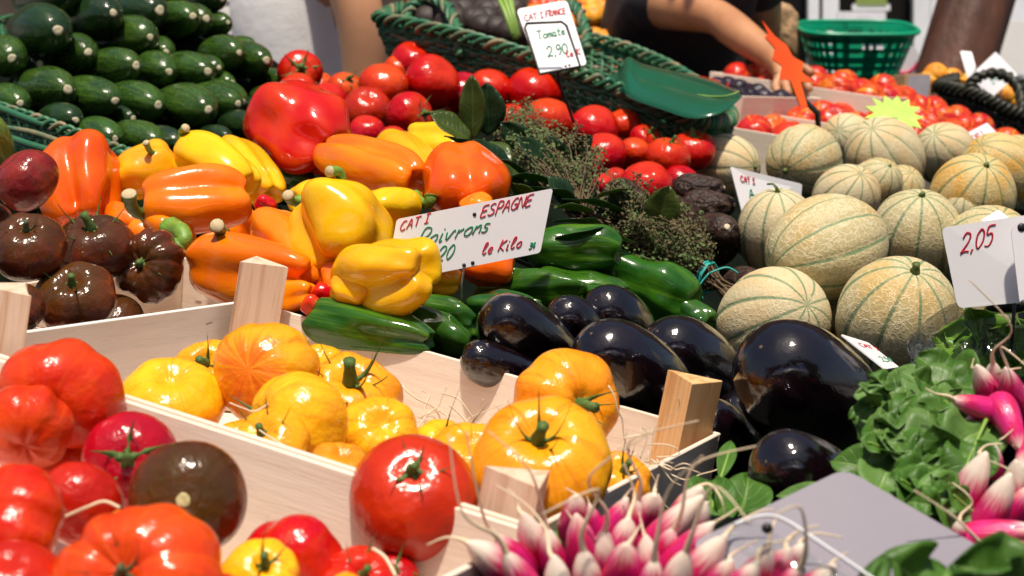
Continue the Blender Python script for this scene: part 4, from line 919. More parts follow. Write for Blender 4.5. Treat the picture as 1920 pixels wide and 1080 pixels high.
for i, (x, y, wd, d, ax, lr, rp) in enumerate([
 (925,1052,66,.86,(-.62,-.55),2.0,[(865,1012,.85),(835,1008,.85),(800,1022,.85)]),
 (1000,1012,58,.90,(-.30,-.80),2.0,[(972,955,.9),(965,930,.9),(950,915,.9)]),
 (1047,1095,56,.83,(-.15,-.92),1.9,[(1030,1035,.83),(1022,990,.84),(985,945,.85),(930,910,.86)]),
 (1090,1022,62,.88,(-.15,-.90),1.9,[(1075,975,.88),(1060,955,.88)]),
 (1078,966,54,.93,(.05,-.80),1.7,[(1085,930,.93),(1060,915,.93)]),
 (1114,985,36,.92,(-.2,-.90),2.2,[(1105,945,.92),(1100,930,.92)]),
 (1150,985,52,.92,(.38,-.85),2.1,[(1170,935,.92),(1185,915,.92)]),
 (1170,1012,56,.89,(.12,-.85),1.6,[(1180,965,.89),(1190,930,.9),(1182,900,.9),(1170,870,.9)]),
 (1168,1068,74,.84,(.03,-.75),1.7,[(1185,1010,.84),(1200,985,.85)]),
 (1213,1050,50,.86,(-.05,-.93),1.8,[(1207,1000,.86),(1198,960,.87)]),
 (1218,958,58,.95,(.15,-.70),1.5,[(1228,915,.95),(1235,890,.95)]),
 (1262,990,62,.91,(.55,-.72),2.5,[(1300,935,.91)]),
 (1296,950,60,.94,(.25,-.72),1.6,[(1300,918,.94),(1330,908,.94),(1352,935,.93),(1358,965,.93)]),
 (1312,978,40,.93,(.2,-.85),2.0,[(1330,940,.93)]),
 (1290,1030,58,.88,(.55,-.70),2.3,[(1340,980,.88),(1365,965,.88),(1385,950,.88)]),
 (1318,1058,62,.85,(.50,-.75),2.2,[(1372,990,.86),(1420,960,.86),(1450,955,.86)]),
 (1270,1085,60,.83,(.2,-.85),2.0,None),(1100,1085,58,.84,(-.1,-.9),2.0,None),(975,1085,60,.83,(-.4,-.8),2.0,None),
 (1222,1095,54,.82,(.05,-.9),1.8,None),(1035,1035,46,.89,(-.2,-.9),2.0,None),(1130,1040,50,.88,(.05,-.9),2.0,None),(1245,1035,50,.89,(.3,-.85),2.0,None),
 (960,1040,50,.89,(-.5,-.7),2.0,None),(1190,975,44,.94,(.1,-.9),1.9,None)]): radish(RB, x, y, wd, d, ax, lr, rp, i)
RB3 = empty('radish_bunch', P(1440,1110,.82), 'second bunch of radishes at the bottom edge with roots crossing the grey card', 'radishes', 'bunches of radishes')
for i, (x, y, wd, d, ax, lr, rp) in enumerate([
 (1460,1068,60,.82,(.25,-.80),1.6,[(1475,1015,.82),(1500,995,.82),(1535,985,.82)]),
 (1495,1042,40,.84,(.3,-.75),1.4,[(1500,1015,.84),(1530,1000,.84),(1580,1008,.84)]),
 (1420,1072,56,.81,(.35,-.80),1.9,[(1440,1020,.81),(1450,985,.81),(1460,960,.82)]),
 (1395,1090,50,.80,(.45,-.75),1.9,[(1430,1025,.80),(1490,1010,.80)]),
 (1530,1098,58,.80,(.5,-.7),1.8,[(1560,1055,.8),(1590,1035,.8)]),
 (1350,1092,54,.83,(.3,-.8),1.9,[(1372,1040,.83),(1420,1012,.83)]),
 (1480,1105,60,.79,(.2,-.8),1.7,None)]): radish(RB3, x, y, wd, d, ax, lr, rp, 30 + i)
RB2 = empty('radish_bunch', P(1880,860,.98), 'bunch of pink radishes on their leaves at the right edge', 'radishes', 'bunches of radishes')
for i, (x, y, wd, d, ax, lr, rp) in enumerate([
 (1846,720,42,1.05,(-.45,-.75),2.0,[(1822,690,1.05),(1826,672,1.05)]),
 (1862,706,36,1.07,(-.2,-.7),1.9,None),
 (1896,732,50,1.04,(-.35,-.75),2.0,[(1870,700,1.04),(1900,692,1.04),(1915,690,1.04)]),
 (1833,762,44,1.02,(-.93,-.25),2.3,[(1775,742,1.01),(1755,738,1.01),(1735,728,1.01)]),
 (1828,792,34,1.03,(-.9,.25),1.9,None),(1893,797,50,1.01,(.15,.75),1.9,[(1900,835,1.0),(1912,850,1.0)]),
 (1819,915,62,.97,(.25,-.88),2.2,[(1836,850,.97),(1850,835,.97),(1880,832,.97)]),
 (1858,872,46,1.0,(-.05,-.8),1.9,[(1850,838,1.0),(1880,822,1.0),(1900,805,1.0)]),
 (1864,948,60,.95,(.30,-.85),2.1,[(1885,895,.95),(1890,880,.95),(1850,862,.95)]),
 (1902,912,50,.97,(-.1,-.85),2.1,[(1895,870,.97)]),
 (1872,1002,56,.93,(.90,-.22),2.2,[(1940,985,.93)]),
 (1798,996,30,.93,(-.05,-.9),1.4,[(1802,965,.93),(1822,945,.93),(1812,925,.93),(1785,905,.94)]),
 (1910,1042,56,.90,(-.8,-.3),2.2,None),(1905,955,50,.96,(.3,-.8),2.0,None),(1915,760,44,1.06,(.1,-.8),2,None),
 (1930,850,50,1.0,(-.5,.7),2.0,None),(1870,760,40,1.06,(.1,-.8),2,None)]): radish(RB2, x, y, wd, d, ax, lr, rp, 50 + i)
rl = random.Random(12)
def leafset(root, spec, m1, m2, sd):
    for i, (x1, y1, x2, y2, d1, d2, wd) in enumerate(spec):
        up = (UPV * rl.uniform(.3, 1) + BK * rl.uniform(.4, 1) + RT * rl.uniform(-.4, .4))
        leaf_part(root, P(x1, y1, d1), P(x2, y2, d2), up, wd, M[m1 if i % 3 else m2], 'leaf', seed=sd + i, fold=rl.uniform(.1, .3), wave=rl.uniform(.05, .13), curl=rl.uniform(-.1, .3), shape=rl.uniform(.8, 1.25), nu=18, nv=8)
        if i % 2 == 0:
            mb = MB(); a, b = P(x1, y1, d1), P(x2, y2, d2); mb.tube(spline([a + (a - b) * .5, a, a.lerp(b, .75) + BK * .0012], 5), [.0015 * (1 - k / 16) for k in range(11)], 6); child('leaf_stalk', mb.me('leaf_stalk', M['rib']), root)
leafset(RB2, [
 (1790,760,1690,690,1.08,1.10,.040),(1800,745,1720,668,1.10,1.12,.040),(1830,730,1760,672,1.10,1.14,.034),(1760,760,1640,705,1.08,1.12,.038),(1745,790,1610,745,1.07,1.1,.040),(1720,820,1600,770,1.06,1.1,.038),
 (1770,800,1640,750,1.05,1.06,.040),(1740,850,1600,800,1.04,1.07,.036),(1800,810,1680,790,1.03,1.03,.044),(1790,850,1640,830,1.01,1.02,.048),(1760,880,1620,850,1.0,1.03,.040),
 (1800,880,1700,870,.99,.99,.036),(1730,905,1600,865,1.0,1.03,.032),(1700,900,1560,870,1.02,1.05,.030),(1660,900,1500,905,1.02,1.05,.022),(1620,915,1455,930,1.0,1.03,.016),
 (1780,930,1690,890,.98,.98,.036),(1790,960,1720,900,.96,.97,.036),(1800,900,1740,960,.98,.95,.036),(1770,940,1790,1000,.97,.94,.030),(1830,830,1790,920,1.0,.97,.034),
 (1850,800,1770,850,1.02,.99,.036),(1750,730,1830,790,1.07,1.05,.036),(1780,710,1850,760,1.1,1.07,.034),(1870,780,1830,850,1.03,1.0,.03),(1700,740,1740,830,1.06,1.02,.038),(1650,790,1700,870,1.04,1.0,.036),(1680,860,1640,930,1.02,.98,.034),(1730,880,1700,960,.99,.95,.034)], 'leaf', 'leaf2', 100)
extra = []
for i in range(46):
    x = rl.uniform(1630, 1830); y = rl.uniform(700, 960); 
    if y > 880 + (x - 1600) * .45 or x < 1600 + abs(y - 800) * .3: continue
    a_ = rl.uniform(2.2, 4.6); ln = rl.uniform(35, 75); d_ = 1.10 - (y - 690) * .0005 - .012
    extra.append((x, y, x + ln * math.cos(a_), y + ln * .7 * math.sin(a_), d_, d_ - rl.uniform(-.005, .02), rl.uniform(.013, .024)))
leafset(RB2, extra, 'leaf', 'leaf2', 500)
leafset(RB3, [(1750,1110,1660,1045,.78,.76,.035),(1690,1110,1620,1068,.78,.78,.03),(1930,1110,1800,1052,.76,.75,.040),(1850,1120,1880,1045,.76,.74,.036),(1760,1130,1780,1060,.76,.78,.03),(1970,1090,1900,1050,.77,.77,.04)], 'leaf', 'leaf', 200)
leafset(RB, [(1330,1010,1340,900,1.00,1.06,.036),(1345,960,1390,930,1.02,1.06,.03),(1310,1000,1300,930,1.0,1.04,.03),(1360,1000,1400,905,1.02,1.08,.034),(1350,900,1372,830,1.08,1.12,.012),(1290,1020,1250,960,.98,1.0,.03),(1100,1060,1060,980,.93,.97,.03)], 'leaf', 'leaf', 300)

# ---------------------------------------------------------------- cards and handwriting
GL = {'C':[[(.6,.9),(.3,1),(.05,.6),(.1,.15),(.35,0),(.6,.1)]],'A':[[(0,0),(.3,1),(.55,0)],[(.1,.4),(.5,.4)]],'T':[[(0,1),(.6,1)],[(.3,1),(.28,0)]],
'I':[[(.2,1),(.2,0)],[(0,1),(.45,1)],[(0,0),(.45,0)]],'E':[[(.55,1),(.1,.95),(.08,.5),(.45,.55),(.08,.5),(.05,0),(.5,.05)]],'S':[[(.55,.9),(.3,1),(.1,.8),(.25,.55),(.5,.4),(.5,.12),(.2,0),(0,.12)]],
'P':[[(.1,-.1),(.15,1),(.5,1),(.6,.75),(.45,.5),(.12,.5)]],'G':[[(.55,.9),(.3,1),(.05,.6),(.1,.15),(.35,0),(.55,.15),(.55,.45),(.3,.45)]],'N':[[(0,0),(.08,1),(.5,0),(.58,1)]],
'F':[[(.05,0),(.1,1),(.6,1)],[(.1,.55),(.5,.55)]],'R':[[(.05,0),(.1,1),(.45,.98),(.5,.7),(.1,.5),(.55,0)]],'K':[[(.05,0),(.12,1)],[(.55,.9),(.1,.45),(.55,0)]],
'o':[[(.25,.5),(.05,.35),(.08,.08),(.3,0),(.45,.2),(.4,.45),(.25,.5)]],'i':[[(.1,.5),(.12,0),(.25,.05)],[(.12,.72),(.13,.76)]],'v':[[(0,.5),(.15,0),(.4,.5),(.5,.45)]],'r':[[(.05,0),(.08,.5),(.1,.35),(.35,.5)]],
'n':[[(.03,0),(.06,.5),(.08,.35),(.3,.5),(.38,.3),(.4,0)]],'s':[[(.35,.45),(.1,.5),(.08,.3),(.3,.2),(.25,0),(0,.03)]],'l':[[(.05,.3),(.3,.8),(.25,1),(.1,.9),(.08,.2),(.25,0),(.4,.15)]],'e':[[(.05,.25),(.35,.32),(.3,.5),(.1,.45),(.05,.15),(.2,0),(.4,.1)]],
'a':[[(.35,.45),(.1,.5),(.03,.2),(.15,0),(.35,.2),(.37,.5),(.38,.05),(.5,0)]],'c':[[(.38,.42),(.2,.5),(.05,.3),(.1,.05),(.3,0),(.42,.1)]],'m':[[(.03,0),(.06,.5),(.08,.35),(.25,.5),(.28,0),(.3,.35),(.45,.5),(.5,0)]],'t':[[(.2,.9),(.15,.1),(.35,0)],[(0,.55),(.38,.55)]],
'k':[[(.05,0),(.1,1)],[(.4,.5),(.1,.25),(.42,0)]],'2':[[(.02,.75),(.2,1),(.45,.85),(.4,.5),(0,0),(.2,.06),(.5,0)]],'8':[[(.4,.9),(.2,1),(.08,.75),(.4,.35),(.35,.05),(.1,0),(.05,.25),(.42,.65),(.4,.9)]],'0':[[(.25,1),(.05,.7),(.05,.25),(.22,0),(.45,.3),(.45,.75),(.25,1)]],
'3':[[(.05,.95),(.3,1),(.4,.8),(.15,.55),(.42,.35),(.35,.05),(0,.03)]],'4':[[(.35,1),(0,.4),(.5,.4)],[(.38,.6),(.35,0)]],'5':[[(.5,1),(.12,1),(.08,.6),(.35,.62),(.45,.3),(.3,0),(.02,.05)]],'9':[[(.42,.85),(.2,1),(.05,.75),(.2,.5),(.42,.7),(.4,.3),(.2,0)]],
'€':[[(.5,.9),(.3,1),(.1,.6),(.12,.2),(.3,0),(.5,.08)],[(0,.6),(.4,.6)],[(0,.42),(.36,.42)]],',':[[(.1,.06),(.03,-.15)]],'-':[[(.05,.5),(.4,.5)]],'.':[[(.1,0),(.12,.04)]],'1':[[(.05,.75),(.25,1),(.22,0)]]}
class Card:
    def __init__(s, name, lab, cat, q, m, rad=.06, th=.0012, group=None, poly=None):
        s.q = [Vector(p) for p in q]; s.n = (s.q[1] - s.q[0]).cross(s.q[3] - s.q[0]).normalized()
        if s.n.dot(BK) < 0: s.n = -s.n
        s.w = (s.q[1] - s.q[0]).length; s.h = (s.q[3] - s.q[0]).length
        if poly is None:
            poly = []; ru, rv = rad * s.h / s.w, rad
            for cu, cv, a0 in ((1 - ru, rv, -90), (1 - ru, 1 - rv, 0), (ru, 1 - rv, 90), (ru, rv, 180)):
                for k in range(6): a = math.radians(a0 + k * 18); poly.append((cu + ru * math.cos(a), cv + rv * math.sin(a)))
        mb = MB(); mb.prism([s.uv(*p) - s.n * th for p in poly], s.n * th)
        s.root = bpy.data.objects.new(name, None); col.objects.link(s.root); s.root.location = s.uv(.5, 1); tag(s.root, lab, cat, group)
        s.card = child('card', mb.me('card', m, False), s.root)
    def uv(s, u, v): 
        a, b, c, d = s.q; return a * (1 - u) * (1 - v) + b * u * (1 - v) + c * u * v + d * (1 - u) * v
    def write(s, txt, u, v, hgt, ink, thick=.0011, slope=0, gap=.14, wide=1.0, slant=.12, name='writing'):
        "u, v = left end of the base line, hgt = letter height, both in card heights"
        mb = MB(); x = 0; ar = s.h / s.w
        for i, ch in enumerate(txt):
            if ch == ' ': x += .4; continue
            for st in GL[ch]:
                pp = spline([Vector((px_ * wide + py_ * slant, py_, 0)) for px_, py_ in st], 5)
                pts = [s.uv(u + (x + p.x) * hgt * ar, v - p.y * hgt - slope * (x + p.x) * hgt) + s.n * .0003 for p in pp]
                mb.tube(pts, thick, 6, flat=1.0)
            x += max(p[0] for st in GL[ch] for p in st) * wide + gap
        me = mb.me(name, ink); return child(name, me, s.root)
    def dots(s, pts, r=.0018):
        mb = MB()
        for u, v in pts: c = s.uv(u, v); mb.tube([c + s.n * .0001, c + s.n * .0007], [r, r * .9], 12)
        child('hole', mb.me('hole', M['ink_k']), s.root)
WG = 'white price cards on the stall'
k1 = Card('price_card', 'white price card reading POIVRONS and ESPAGNE, stuck among the peppers', 'price card', [P(744,411,1.42), P(1037,353,1.45), P(1013,474,1.45), P(722,532,1.42)], M['card'], .05, group=WG)
k1.write('CAT I', .03, .20, .14, M['ink_r'], .00055, .12, .2)
k1.write('ESPAGNE', .545, .235, .175, M['ink_r'], .0006, .04, .12)
k1.write('Poivrons', .15, .50, .25, M['ink_g'], .0006, .02, .13, 1.1, .3)
k1.write('2,20', .23, .80, .22, M['ink_g'], .0006, 0, .14, 1.0, .2)
k1.write('le Kilo', .60, .84, .175, M['ink_r'], .0006, 0, .16, 1, .2)
k1.write('34', .915, .90, .09, M['ink_g'], .0006)
k1.dots([(.505, .17), (.50, .955), (.555, .945)])
mb = MB(); mb.tube(spline([P(866,498,1.44), P(869,505,1.44), P(866,530,1.44), P(865,575,1.45)], 5), .0011, 8); mb.tube([P(850,505,1.441), P(895,497,1.441)], .0009, 6); child('wire_stand', mb.me('wire_stand', M['wire']), k1.root)
k2 = Card('price_card', 'tall white price card clipped in a black wire frame above the red tomatoes', 'price card', [P(968,17,2.08), P(1063,0,2.10), P(1101,121,2.06), P(1012,139,2.04)], M['card'], .06, group=WG)
k2.write('CAT I', .08, .20, .085, M['ink_r'], .0007); k2.write('FRANCE', .50, .20, .085, M['ink_r'], .0008, .0, .1, .8)
k2.write('Tomate', .20, .50, .12, M['ink_g'], .0008, 0, .1, .95); k2.write('2,90', .28, .78, .15, M['ink_g'], .0009); k2.write('le K', .64, .84, .10, M['ink_r'], .0008); k2.dots([(.6, .11), (.56, .965), (.64, .96)], .0016)
mb = MB(); f = [P(*q) for q in [(988,44,2.015),(1053,41,2.025),(1062,48,2.025),(1088,125,2.00),(1012,139,1.99),(984,52,2.01),(988,44,2.015)]]; mb.tube(f, .0017, 6); mb.tube(spline([P(1046,132,2.02), P(1050,160,2.04), P(1062,190,2.06), P(1076,230,2.08)], 5), .002, 6); mb.tube([P(1012,139,1.99), P(1088,125,2.00)], .0017, 6)
child('wire_stand', mb.me('wire_stand', M['wire_k']), k2.root)
k3 = Card('price_card', 'large grey-white card marked 2,05 in red at the right edge', 'price card', [P(1765,427,1.32), P(1960,398,1.30), P(1972,562,1.30), P(1796,578,1.32)], M['card'], .07, group=WG)
k3.write('2,05', .14, .34, .22, M['ink_r'], .0008, .14, .12, .9, .35, 'writing')
k3b = Card('price_card', 'second white card with a black hole overlapping the large one at the right edge', 'price card', [P(1894,418,1.29), P(2000,400,1.29), P(2010,570,1.29), P(1914,582,1.29)], M['card'], .12, group=WG); k3b.dots([(.19, .07), (.08, .93)], .0035)
k4 = Card('price_card', 'white price card leaning between the back melons and the avocados', 'price card', [P(1369,312,1.92), P(1504,345,1.98), P(1500,400,1.98), P(1393,404,1.92)], M['card'], .06, group=WG)
k4.write('CAT I', .1, .28, .13, M['ink_r'], .0006); k4.write('Avocat', .18, .62, .2, M['ink_g'], .0006, 0, .1)
k5 = Card('price_card', 'narrow white card leaning against the large front melon behind the aubergine', 'price card', [P(1576,626,1.40), P(1628,642,1.44), P(1686,688,1.36), P(1660,692,1.30)], M['card'], .04, group=WG)
k5.write('CAT I', .25, .35, .14, M['ink_r'], .0004, 0, .1); k5.write('2,50', .42, .8, .16, M['ink_g'], .0004, 0, .1)
k6 = Card('price_card', 'white card tilted over the nectarines at the right edge', 'price card', [P(1806,253,2.6), P(1851,230,2.7), P(1900,283,2.6), P(1856,300,2.5)], M['card'], .05, group=WG)
k6.write('CAT I', .15, .3, .16, M['ink_r'], .0008); k6.write('2,50', .4, .75, .25, M['ink_g'], .001)
k7 = Card('price_card', 'white diamond-tilted card standing in the dark basket by the brown post', 'price card', [P(1821,140,3.3), P(1867,97,3.4), P(1908,140,3.4), P(1854,188,3.3)], M['card'], .05, group=WG)
k7.write('CAT I', .15, .3, .16, M['ink_r'], .001); k7.write('3,40', .3, .7, .25, M['ink_g'], .0014)
k8 = Card('price_card', 'small white card standing left of the diamond-tilted one', 'price card', [P(1800,95,3.45), P(1822,97,3.45), P(1830,128,3.4), P(1815,148,3.4)], M['card'], .05, group=WG)
k9 = Card('price_card', 'tip of a white card behind the large grey-white card', 'price card', [P(1840,412,1.7), P(1872,393,1.7), P(1892,408,1.68), P(1860,430,1.68)], M['card'], .04, group=WG)
def burst(n, seed, lo=.34, hi=.5):
    rr = random.Random(seed); return [(.5 + (hi if k % 2 else lo) * rr.uniform(.85, 1.05) * math.cos(2 * PI * k / (2 * n)), .5 + (hi if k % 2 else lo) * rr.uniform(.85, 1.05) * math.sin(2 * PI * k / (2 * n))) for k in range(2 * n)]
k10 = Card('price_card', 'neon yellow-green starburst card on the back melons', 'price card', [P(1610,180,2.35), P(1712,172,2.55), P(1752,252,2.40), P(1640,262,2.25)], M['neon'], poly=burst(13, 3, .36, .52))
k10.write('Melon', .28, .72, .16, M['ink_g'], .0008) if 'M' in GL else k10.write('2,50', .30, .74, .18, M['ink_g'], .0008)
k11 = Card('price_card', 'neon orange arrow-shaped card on a black stake among the crates', 'price card', [P(1425,36,2.42), P(1500,70,2.46), P(1545,200,2.46), P(1470,205,2.42)], M['neo'], poly=[(.05,.0),(.30,.14),(.55,.20),(.62,.34),(.86,.38),(.74,.52),(.92,.66),(.62,.66),(.60,.98),(.42,.98),(.36,.66),(.10,.66),(.26,.5),(.06,.44),(.20,.3),(.02,.2),(.12,.14)], th=.002)
mb = MB(); mb.tube([P(1488,120,2.45), P(1510,190,2.45), P(1533,212,2.45), P(1535,250,2.46)], [.002, .004, .005, .004], 6); child('stake', mb.me('stake', M['wire_k']), k11.root)
k12 = Card('price_card', 'large blank lilac-grey card lying at an angle in the bottom right foreground', 'price card', [P(1584,878,.93), P(1880,1050,.86), P(1560,1240,.78), P(1290,1020,.86)], M['cardg'], .08, th=.0015)
mb = MB(); pts = spline([P(1375,985,.80), P(1425,968,.80), P(1470,975,.80), P(1540,1020,.79), P(1650,1095,.775), P(1760,1180,.76)], 6); mb.tube(pts, .0009, 8, flat=1.4)
k13 = Card('card_holder', 'clear plastic card holder with a rounded bright edge, in front of the grey card', 'card holder', [P(1400,968,.80), P(1760,1180,.76), P(1700,1250,.76), P(1340,1000,.80)], M['film'], .1, th=.001)
child('rim', mb.me('rim', M['frame']), k13.root)
mb = MB(); c = P(1438,990,.797); mb.tube([c, c + BK * .0012], .0028, 12); child('hole', mb.me('hole', M['ink_k']), k13.root)

for k_, u_, ln_, m_ in ((k3, .62, .045, 'wire_k'), (k3b, .2, .05, 'wire_k'), (k4, .5, .07, 'wire'), (k6, .6, .06, 'wire'), (k7, .5, .09, 'wire'), (k8, .5, .09, 'wire'), (k9, .5, .06, 'wire'), (k10, .5, .05, 'wire')):
    mb = MB(); a_ = k_.uv(u_, .93) - k_.n * .0016; mb.tube([a_, a_ - Vector((0, 0, ln_))], .0016, 6); child('wire_stand', mb.me('wire_stand', M[m_]), k_.root)
# ---------------------------------------------------------------- wrapped lettuce
LT = empty('wrapped_lettuce', P(1860,700,1.36), 'head of green lettuce wrapped in clear film, under the grey-white card', 'lettuce')
for i in range(34):
    a = rl.uniform(0, 2 * PI); b = P(1868 + rl.uniform(-10, 10), 665 + rl.uniform(-10, 10), 1.38); r = rl.uniform(.035, .062)
    t_ = b + RT * (math.cos(a) * r) + UPV * (math.sin(a) * r * .55) - FW * rl.uniform(-.01, .05)
    leaf_part(LT, b, t_, BK + UPV * .3, rl.uniform(.03, .05), M['lettuce' if i % 3 else 'leaf2'], 'leaf', seed=400 + i, fold=.2, wave=.2, curl=.2, nu=12, nv=8)
fs_ = shell(lambda t, ph: (lambda v: v * (1 + .10 * mnoise.noise(v * 3.3) + .05 * mnoise.noise(v * 9)))(Vector((math.sin(t) * math.cos(ph), math.sin(t) * math.sin(ph), math.cos(t)))), 26, 48)
me = mesh('film', *fs_, M['film']); me.transform(Matrix.Translation(P(1868,668,1.38)) @ Matrix.Diagonal((.074, .07, .047, 1))); child('film', me, LT)
mb = MB(); c = P(1888,578,1.32); mb.prism([c + RT * (.019 * math.cos(k * PI / 12)) + (UPV * .55 + BK * .2) * (.008 * math.sin(k * PI / 12)) for k in range(24)], BK * .001); child('label', mb.me('label', M['ink_k']), LT)
mb = MB(); mb.tube([c + BK * .0014 + RT * (.0185 * math.cos(k * PI / 12)) + (UPV * .55 + BK * .2) * (.0078 * math.sin(k * PI / 12)) for k in range(25)], .0006, 5); child('label_ring', mb.me('label_ring', M['neon']), LT)
tag(LT, LT['label'], 'lettuce'); BODIES.append((P(1868,668,1.38), .05))

# ---------------------------------------------------------------- wood wool in the crates
def wool(lab, reg, n, m, seed, lo=.0006, name='wood_wool'):
    rr = random.Random(seed); mb = MB()
    for i in range(n):
        x0, x1, y0, y1, d0, d1 = reg[rr.randrange(len(reg))]; t = rr.random(); c = P(x0 + (x1 - x0) * rr.random(), y0 + (y1 - y0) * t, d0 + (d1 - d0) * t)
        d = Vector((rr.gauss(0, 1), rr.gauss(0, 1), rr.gauss(0, .3))).normalized(); pts = [c]
        for k in range(5): d = (d + Vector((rr.gauss(0, .5), rr.gauss(0, .5), rr.gauss(0, .4)))).normalized(); pts.append(pts[-1] + d * rr.uniform(.006, .014))
        mb.tube(spline(pts, 3), rr.uniform(lo, lo * 2), 4, flat=.5)
    o = link(name, mb.me(name, m), None); tag(o, lab, 'wood wool', None, 'stuff'); return o
wool('pale wood wool strands between the yellow tomatoes', [(300,420,690,720,1.26,1.2),(740,860,770,830,1.24,1.2),(800,900,790,830,1.26,1.2),(1180,1230,830,870,1.18,1.12),(580,760,700,800,1.3,1.25),(340,1200,800,900,1.22,1.12),(1150,1260,850,920,1.2,1.12)], 75, M['straw'], 4, .0004)
for i, (pts, lab) in enumerate([([(430,755,1.10),(455,765,1.08),(480,770,1.07),(520,748,1.09),(560,740,1.09),(600,752,1.09),(632,765,1.09),(634,790,1.08)], 'long curled strand of wood wool across the yellow tomatoes'), ([(118,970,.89),(160,952,.88),(195,940,.88),(225,952,.88)], 'white strand of wood wool lying on the pinkish red tomato'), ([(698,1028,.88),(722,1045,.87),(742,1080,.86)], 'thick white strand of wood wool at the bottom edge'), ([(1168,822,1.06),(1205,815,1.06),(1213,822,1.06),(1200,860,1.06)], 'bent strand of wood wool in the right corner of the crate'), ([(486,806,1.04),(510,822,1.03),(555,848,1.02)], 'straight strand of wood wool over the near board')]):
    mb = MB(); mb.tube(spline([P(*q) for q in pts], 6), .0011 if i in (1, 2) else .0006, 5, flat=.6); o = link('wood_shaving', mb.me('wood_shaving', M['straw']), None); tag(o, lab, 'wood shaving')

# ---------------------------------------------------------------- wicker
def strand_path(pts, n): return spline(pts, n)
def basket(lab, rim, depth, shrink, rows, mat='wick', matt='wick_t', handles=(), group='green wicker baskets', rr_=.0055, name='wicker_basket'):
    pp = spline(rim + [rim[0]], 14)[:-1]; n = len(pp); cen = sum(pp, Vector()) / n
    root = empty(name, cen - Vector((0, 0, depth)), lab, 'basket', group)
    wv = MB(); st = MB(); ri = MB(); wt = MB()
    nst = n // 2
    for r in range(rows):
        t = r / rows; k = 1 - shrink * t; ring = []
        for i in range(n * 2 + 1):
            a = pp[(i // 2) % n] if i % 2 == 0 else (pp[(i // 2) % n] + pp[(i // 2 + 1) % n]) / 2
            o_ = (a - cen); o2 = Vector((o_.x, o_.y, 0)); q = cen + o2 * k + Vector((0, 0, o_.z)) - Vector((0, 0, depth * t + .006))
            q += o2.normalized() * (.0026 * math.sin(i * PI / 2 + r * PI)) + Vector((0, 0, .0025 * math.sin(i * .37 + r * 2.1))); ring.append(q)
        (wt if r % 5 == 3 else wv).tube(ring, rr_ * R.uniform(.8, 1.1), 5, cap=False)
    for i in range(0, n, 2):
        a = pp[i]; o_ = a - cen; o2 = Vector((o_.x, o_.y, 0)); st.tube([a, cen + o2 * (1 - shrink) + Vector((0, 0, o_.z - depth))], .004, 5)
    for j in range(3):
        ring = []
        for i in range(n * 2 + 1):
            a = pp[(i // 2) % n] if i % 2 == 0 else (pp[(i // 2) % n] + pp[(i // 2 + 1) % n]) / 2
            o2 = (a - cen); o2.z = 0; o2.normalize(); w_ = i * .55 + j * 2 * PI / 3
            ring.append(a + o2 * (rr_ * 1.9 * math.cos(w_)) + Vector((0, 0, rr_ * 1.9 * math.sin(w_) + .004)))
        (wt if j == 1 else ri).tube(ring, rr_ * 1.05, 5, cap=False)
    child('woven_side', wv.me('woven_side', M[mat]), root); child('pale_strands', wt.me('pale_strands', M[matt]), root); child('stakes', st.me('stakes', M[mat]), root); child('rim', ri.me('rim', M[mat]), root)
    bt = MB(); bt.add([cen + Vector(((p - cen).x, (p - cen).y, 0)) * (1 - shrink) - Vector((0, 0, depth)) + Vector((0, 0, (p - cen).z)) for p in pp], [tuple(range(n))]); child('base', bt.me('base', M[mat]), root)
    for hp in handles:
        hh = MB(); ht = MB(); c = spline(hp, 10)
        rh = max(rr_, .005); hh.tube(c, rh * 1.6, 7)
        for j in range(2):
            tgt = ht if j else hh; q = []
            for i, p in enumerate(c):
                t = (c[min(i + 1, len(c) - 1)] - c[max(0, i - 1)]).normalized(); a = t.cross(RT + UPV * .3).normalized(); b = t.cross(a); w_ = i * .75 + j * PI; q.append(p + (a * math.cos(w_) + b * math.sin(w_)) * rh * 1.7)
            tgt.tube(q, rh * .8, 5)
        ho = child('handle', hh.me('handle', M[mat]), root); child('handle_wrap', ht.me('handle_wrap', M[matt]), root)
    return root
basket('long green wicker basket with looped handles behind the red tomatoes', [P(708,38,2.62), P(850,68,2.50), P(1000,112,2.40), P(1150,168,2.32), P(1290,228,2.26), P(1352,236,2.30), P(1368,214,2.42), P(1290,150,2.62), P(1190,100,2.80), P(1050,60,2.92), P(900,30,2.98), P(765,18,2.85)], .13, .16, 27, rr_=.0044,
       handles=[[P(770,95,2.58), P(758,55,2.62), P(772,15,2.66), P(805,-5,2.66), P(840,15,2.60), P(858,60,2.52), P(866,108,2.49)], [P(1098,95,2.70), P(1100,60,2.74), P(1085,20,2.8), P(1068,5,2.85)]])
basket('green wicker basket rim holding the courgettes at the left', [P(-160,150,2.12), P(0,207,1.97), P(115,247,1.87), P(235,292,1.80), P(330,318,1.80), P(430,318,1.86), P(520,285,2.05), P(565,235,2.35), P(540,170,2.7), P(300,60,2.95), P(0,40,2.9), P(-170,90,2.5)], .10, .10, 12, rr_=.0030)
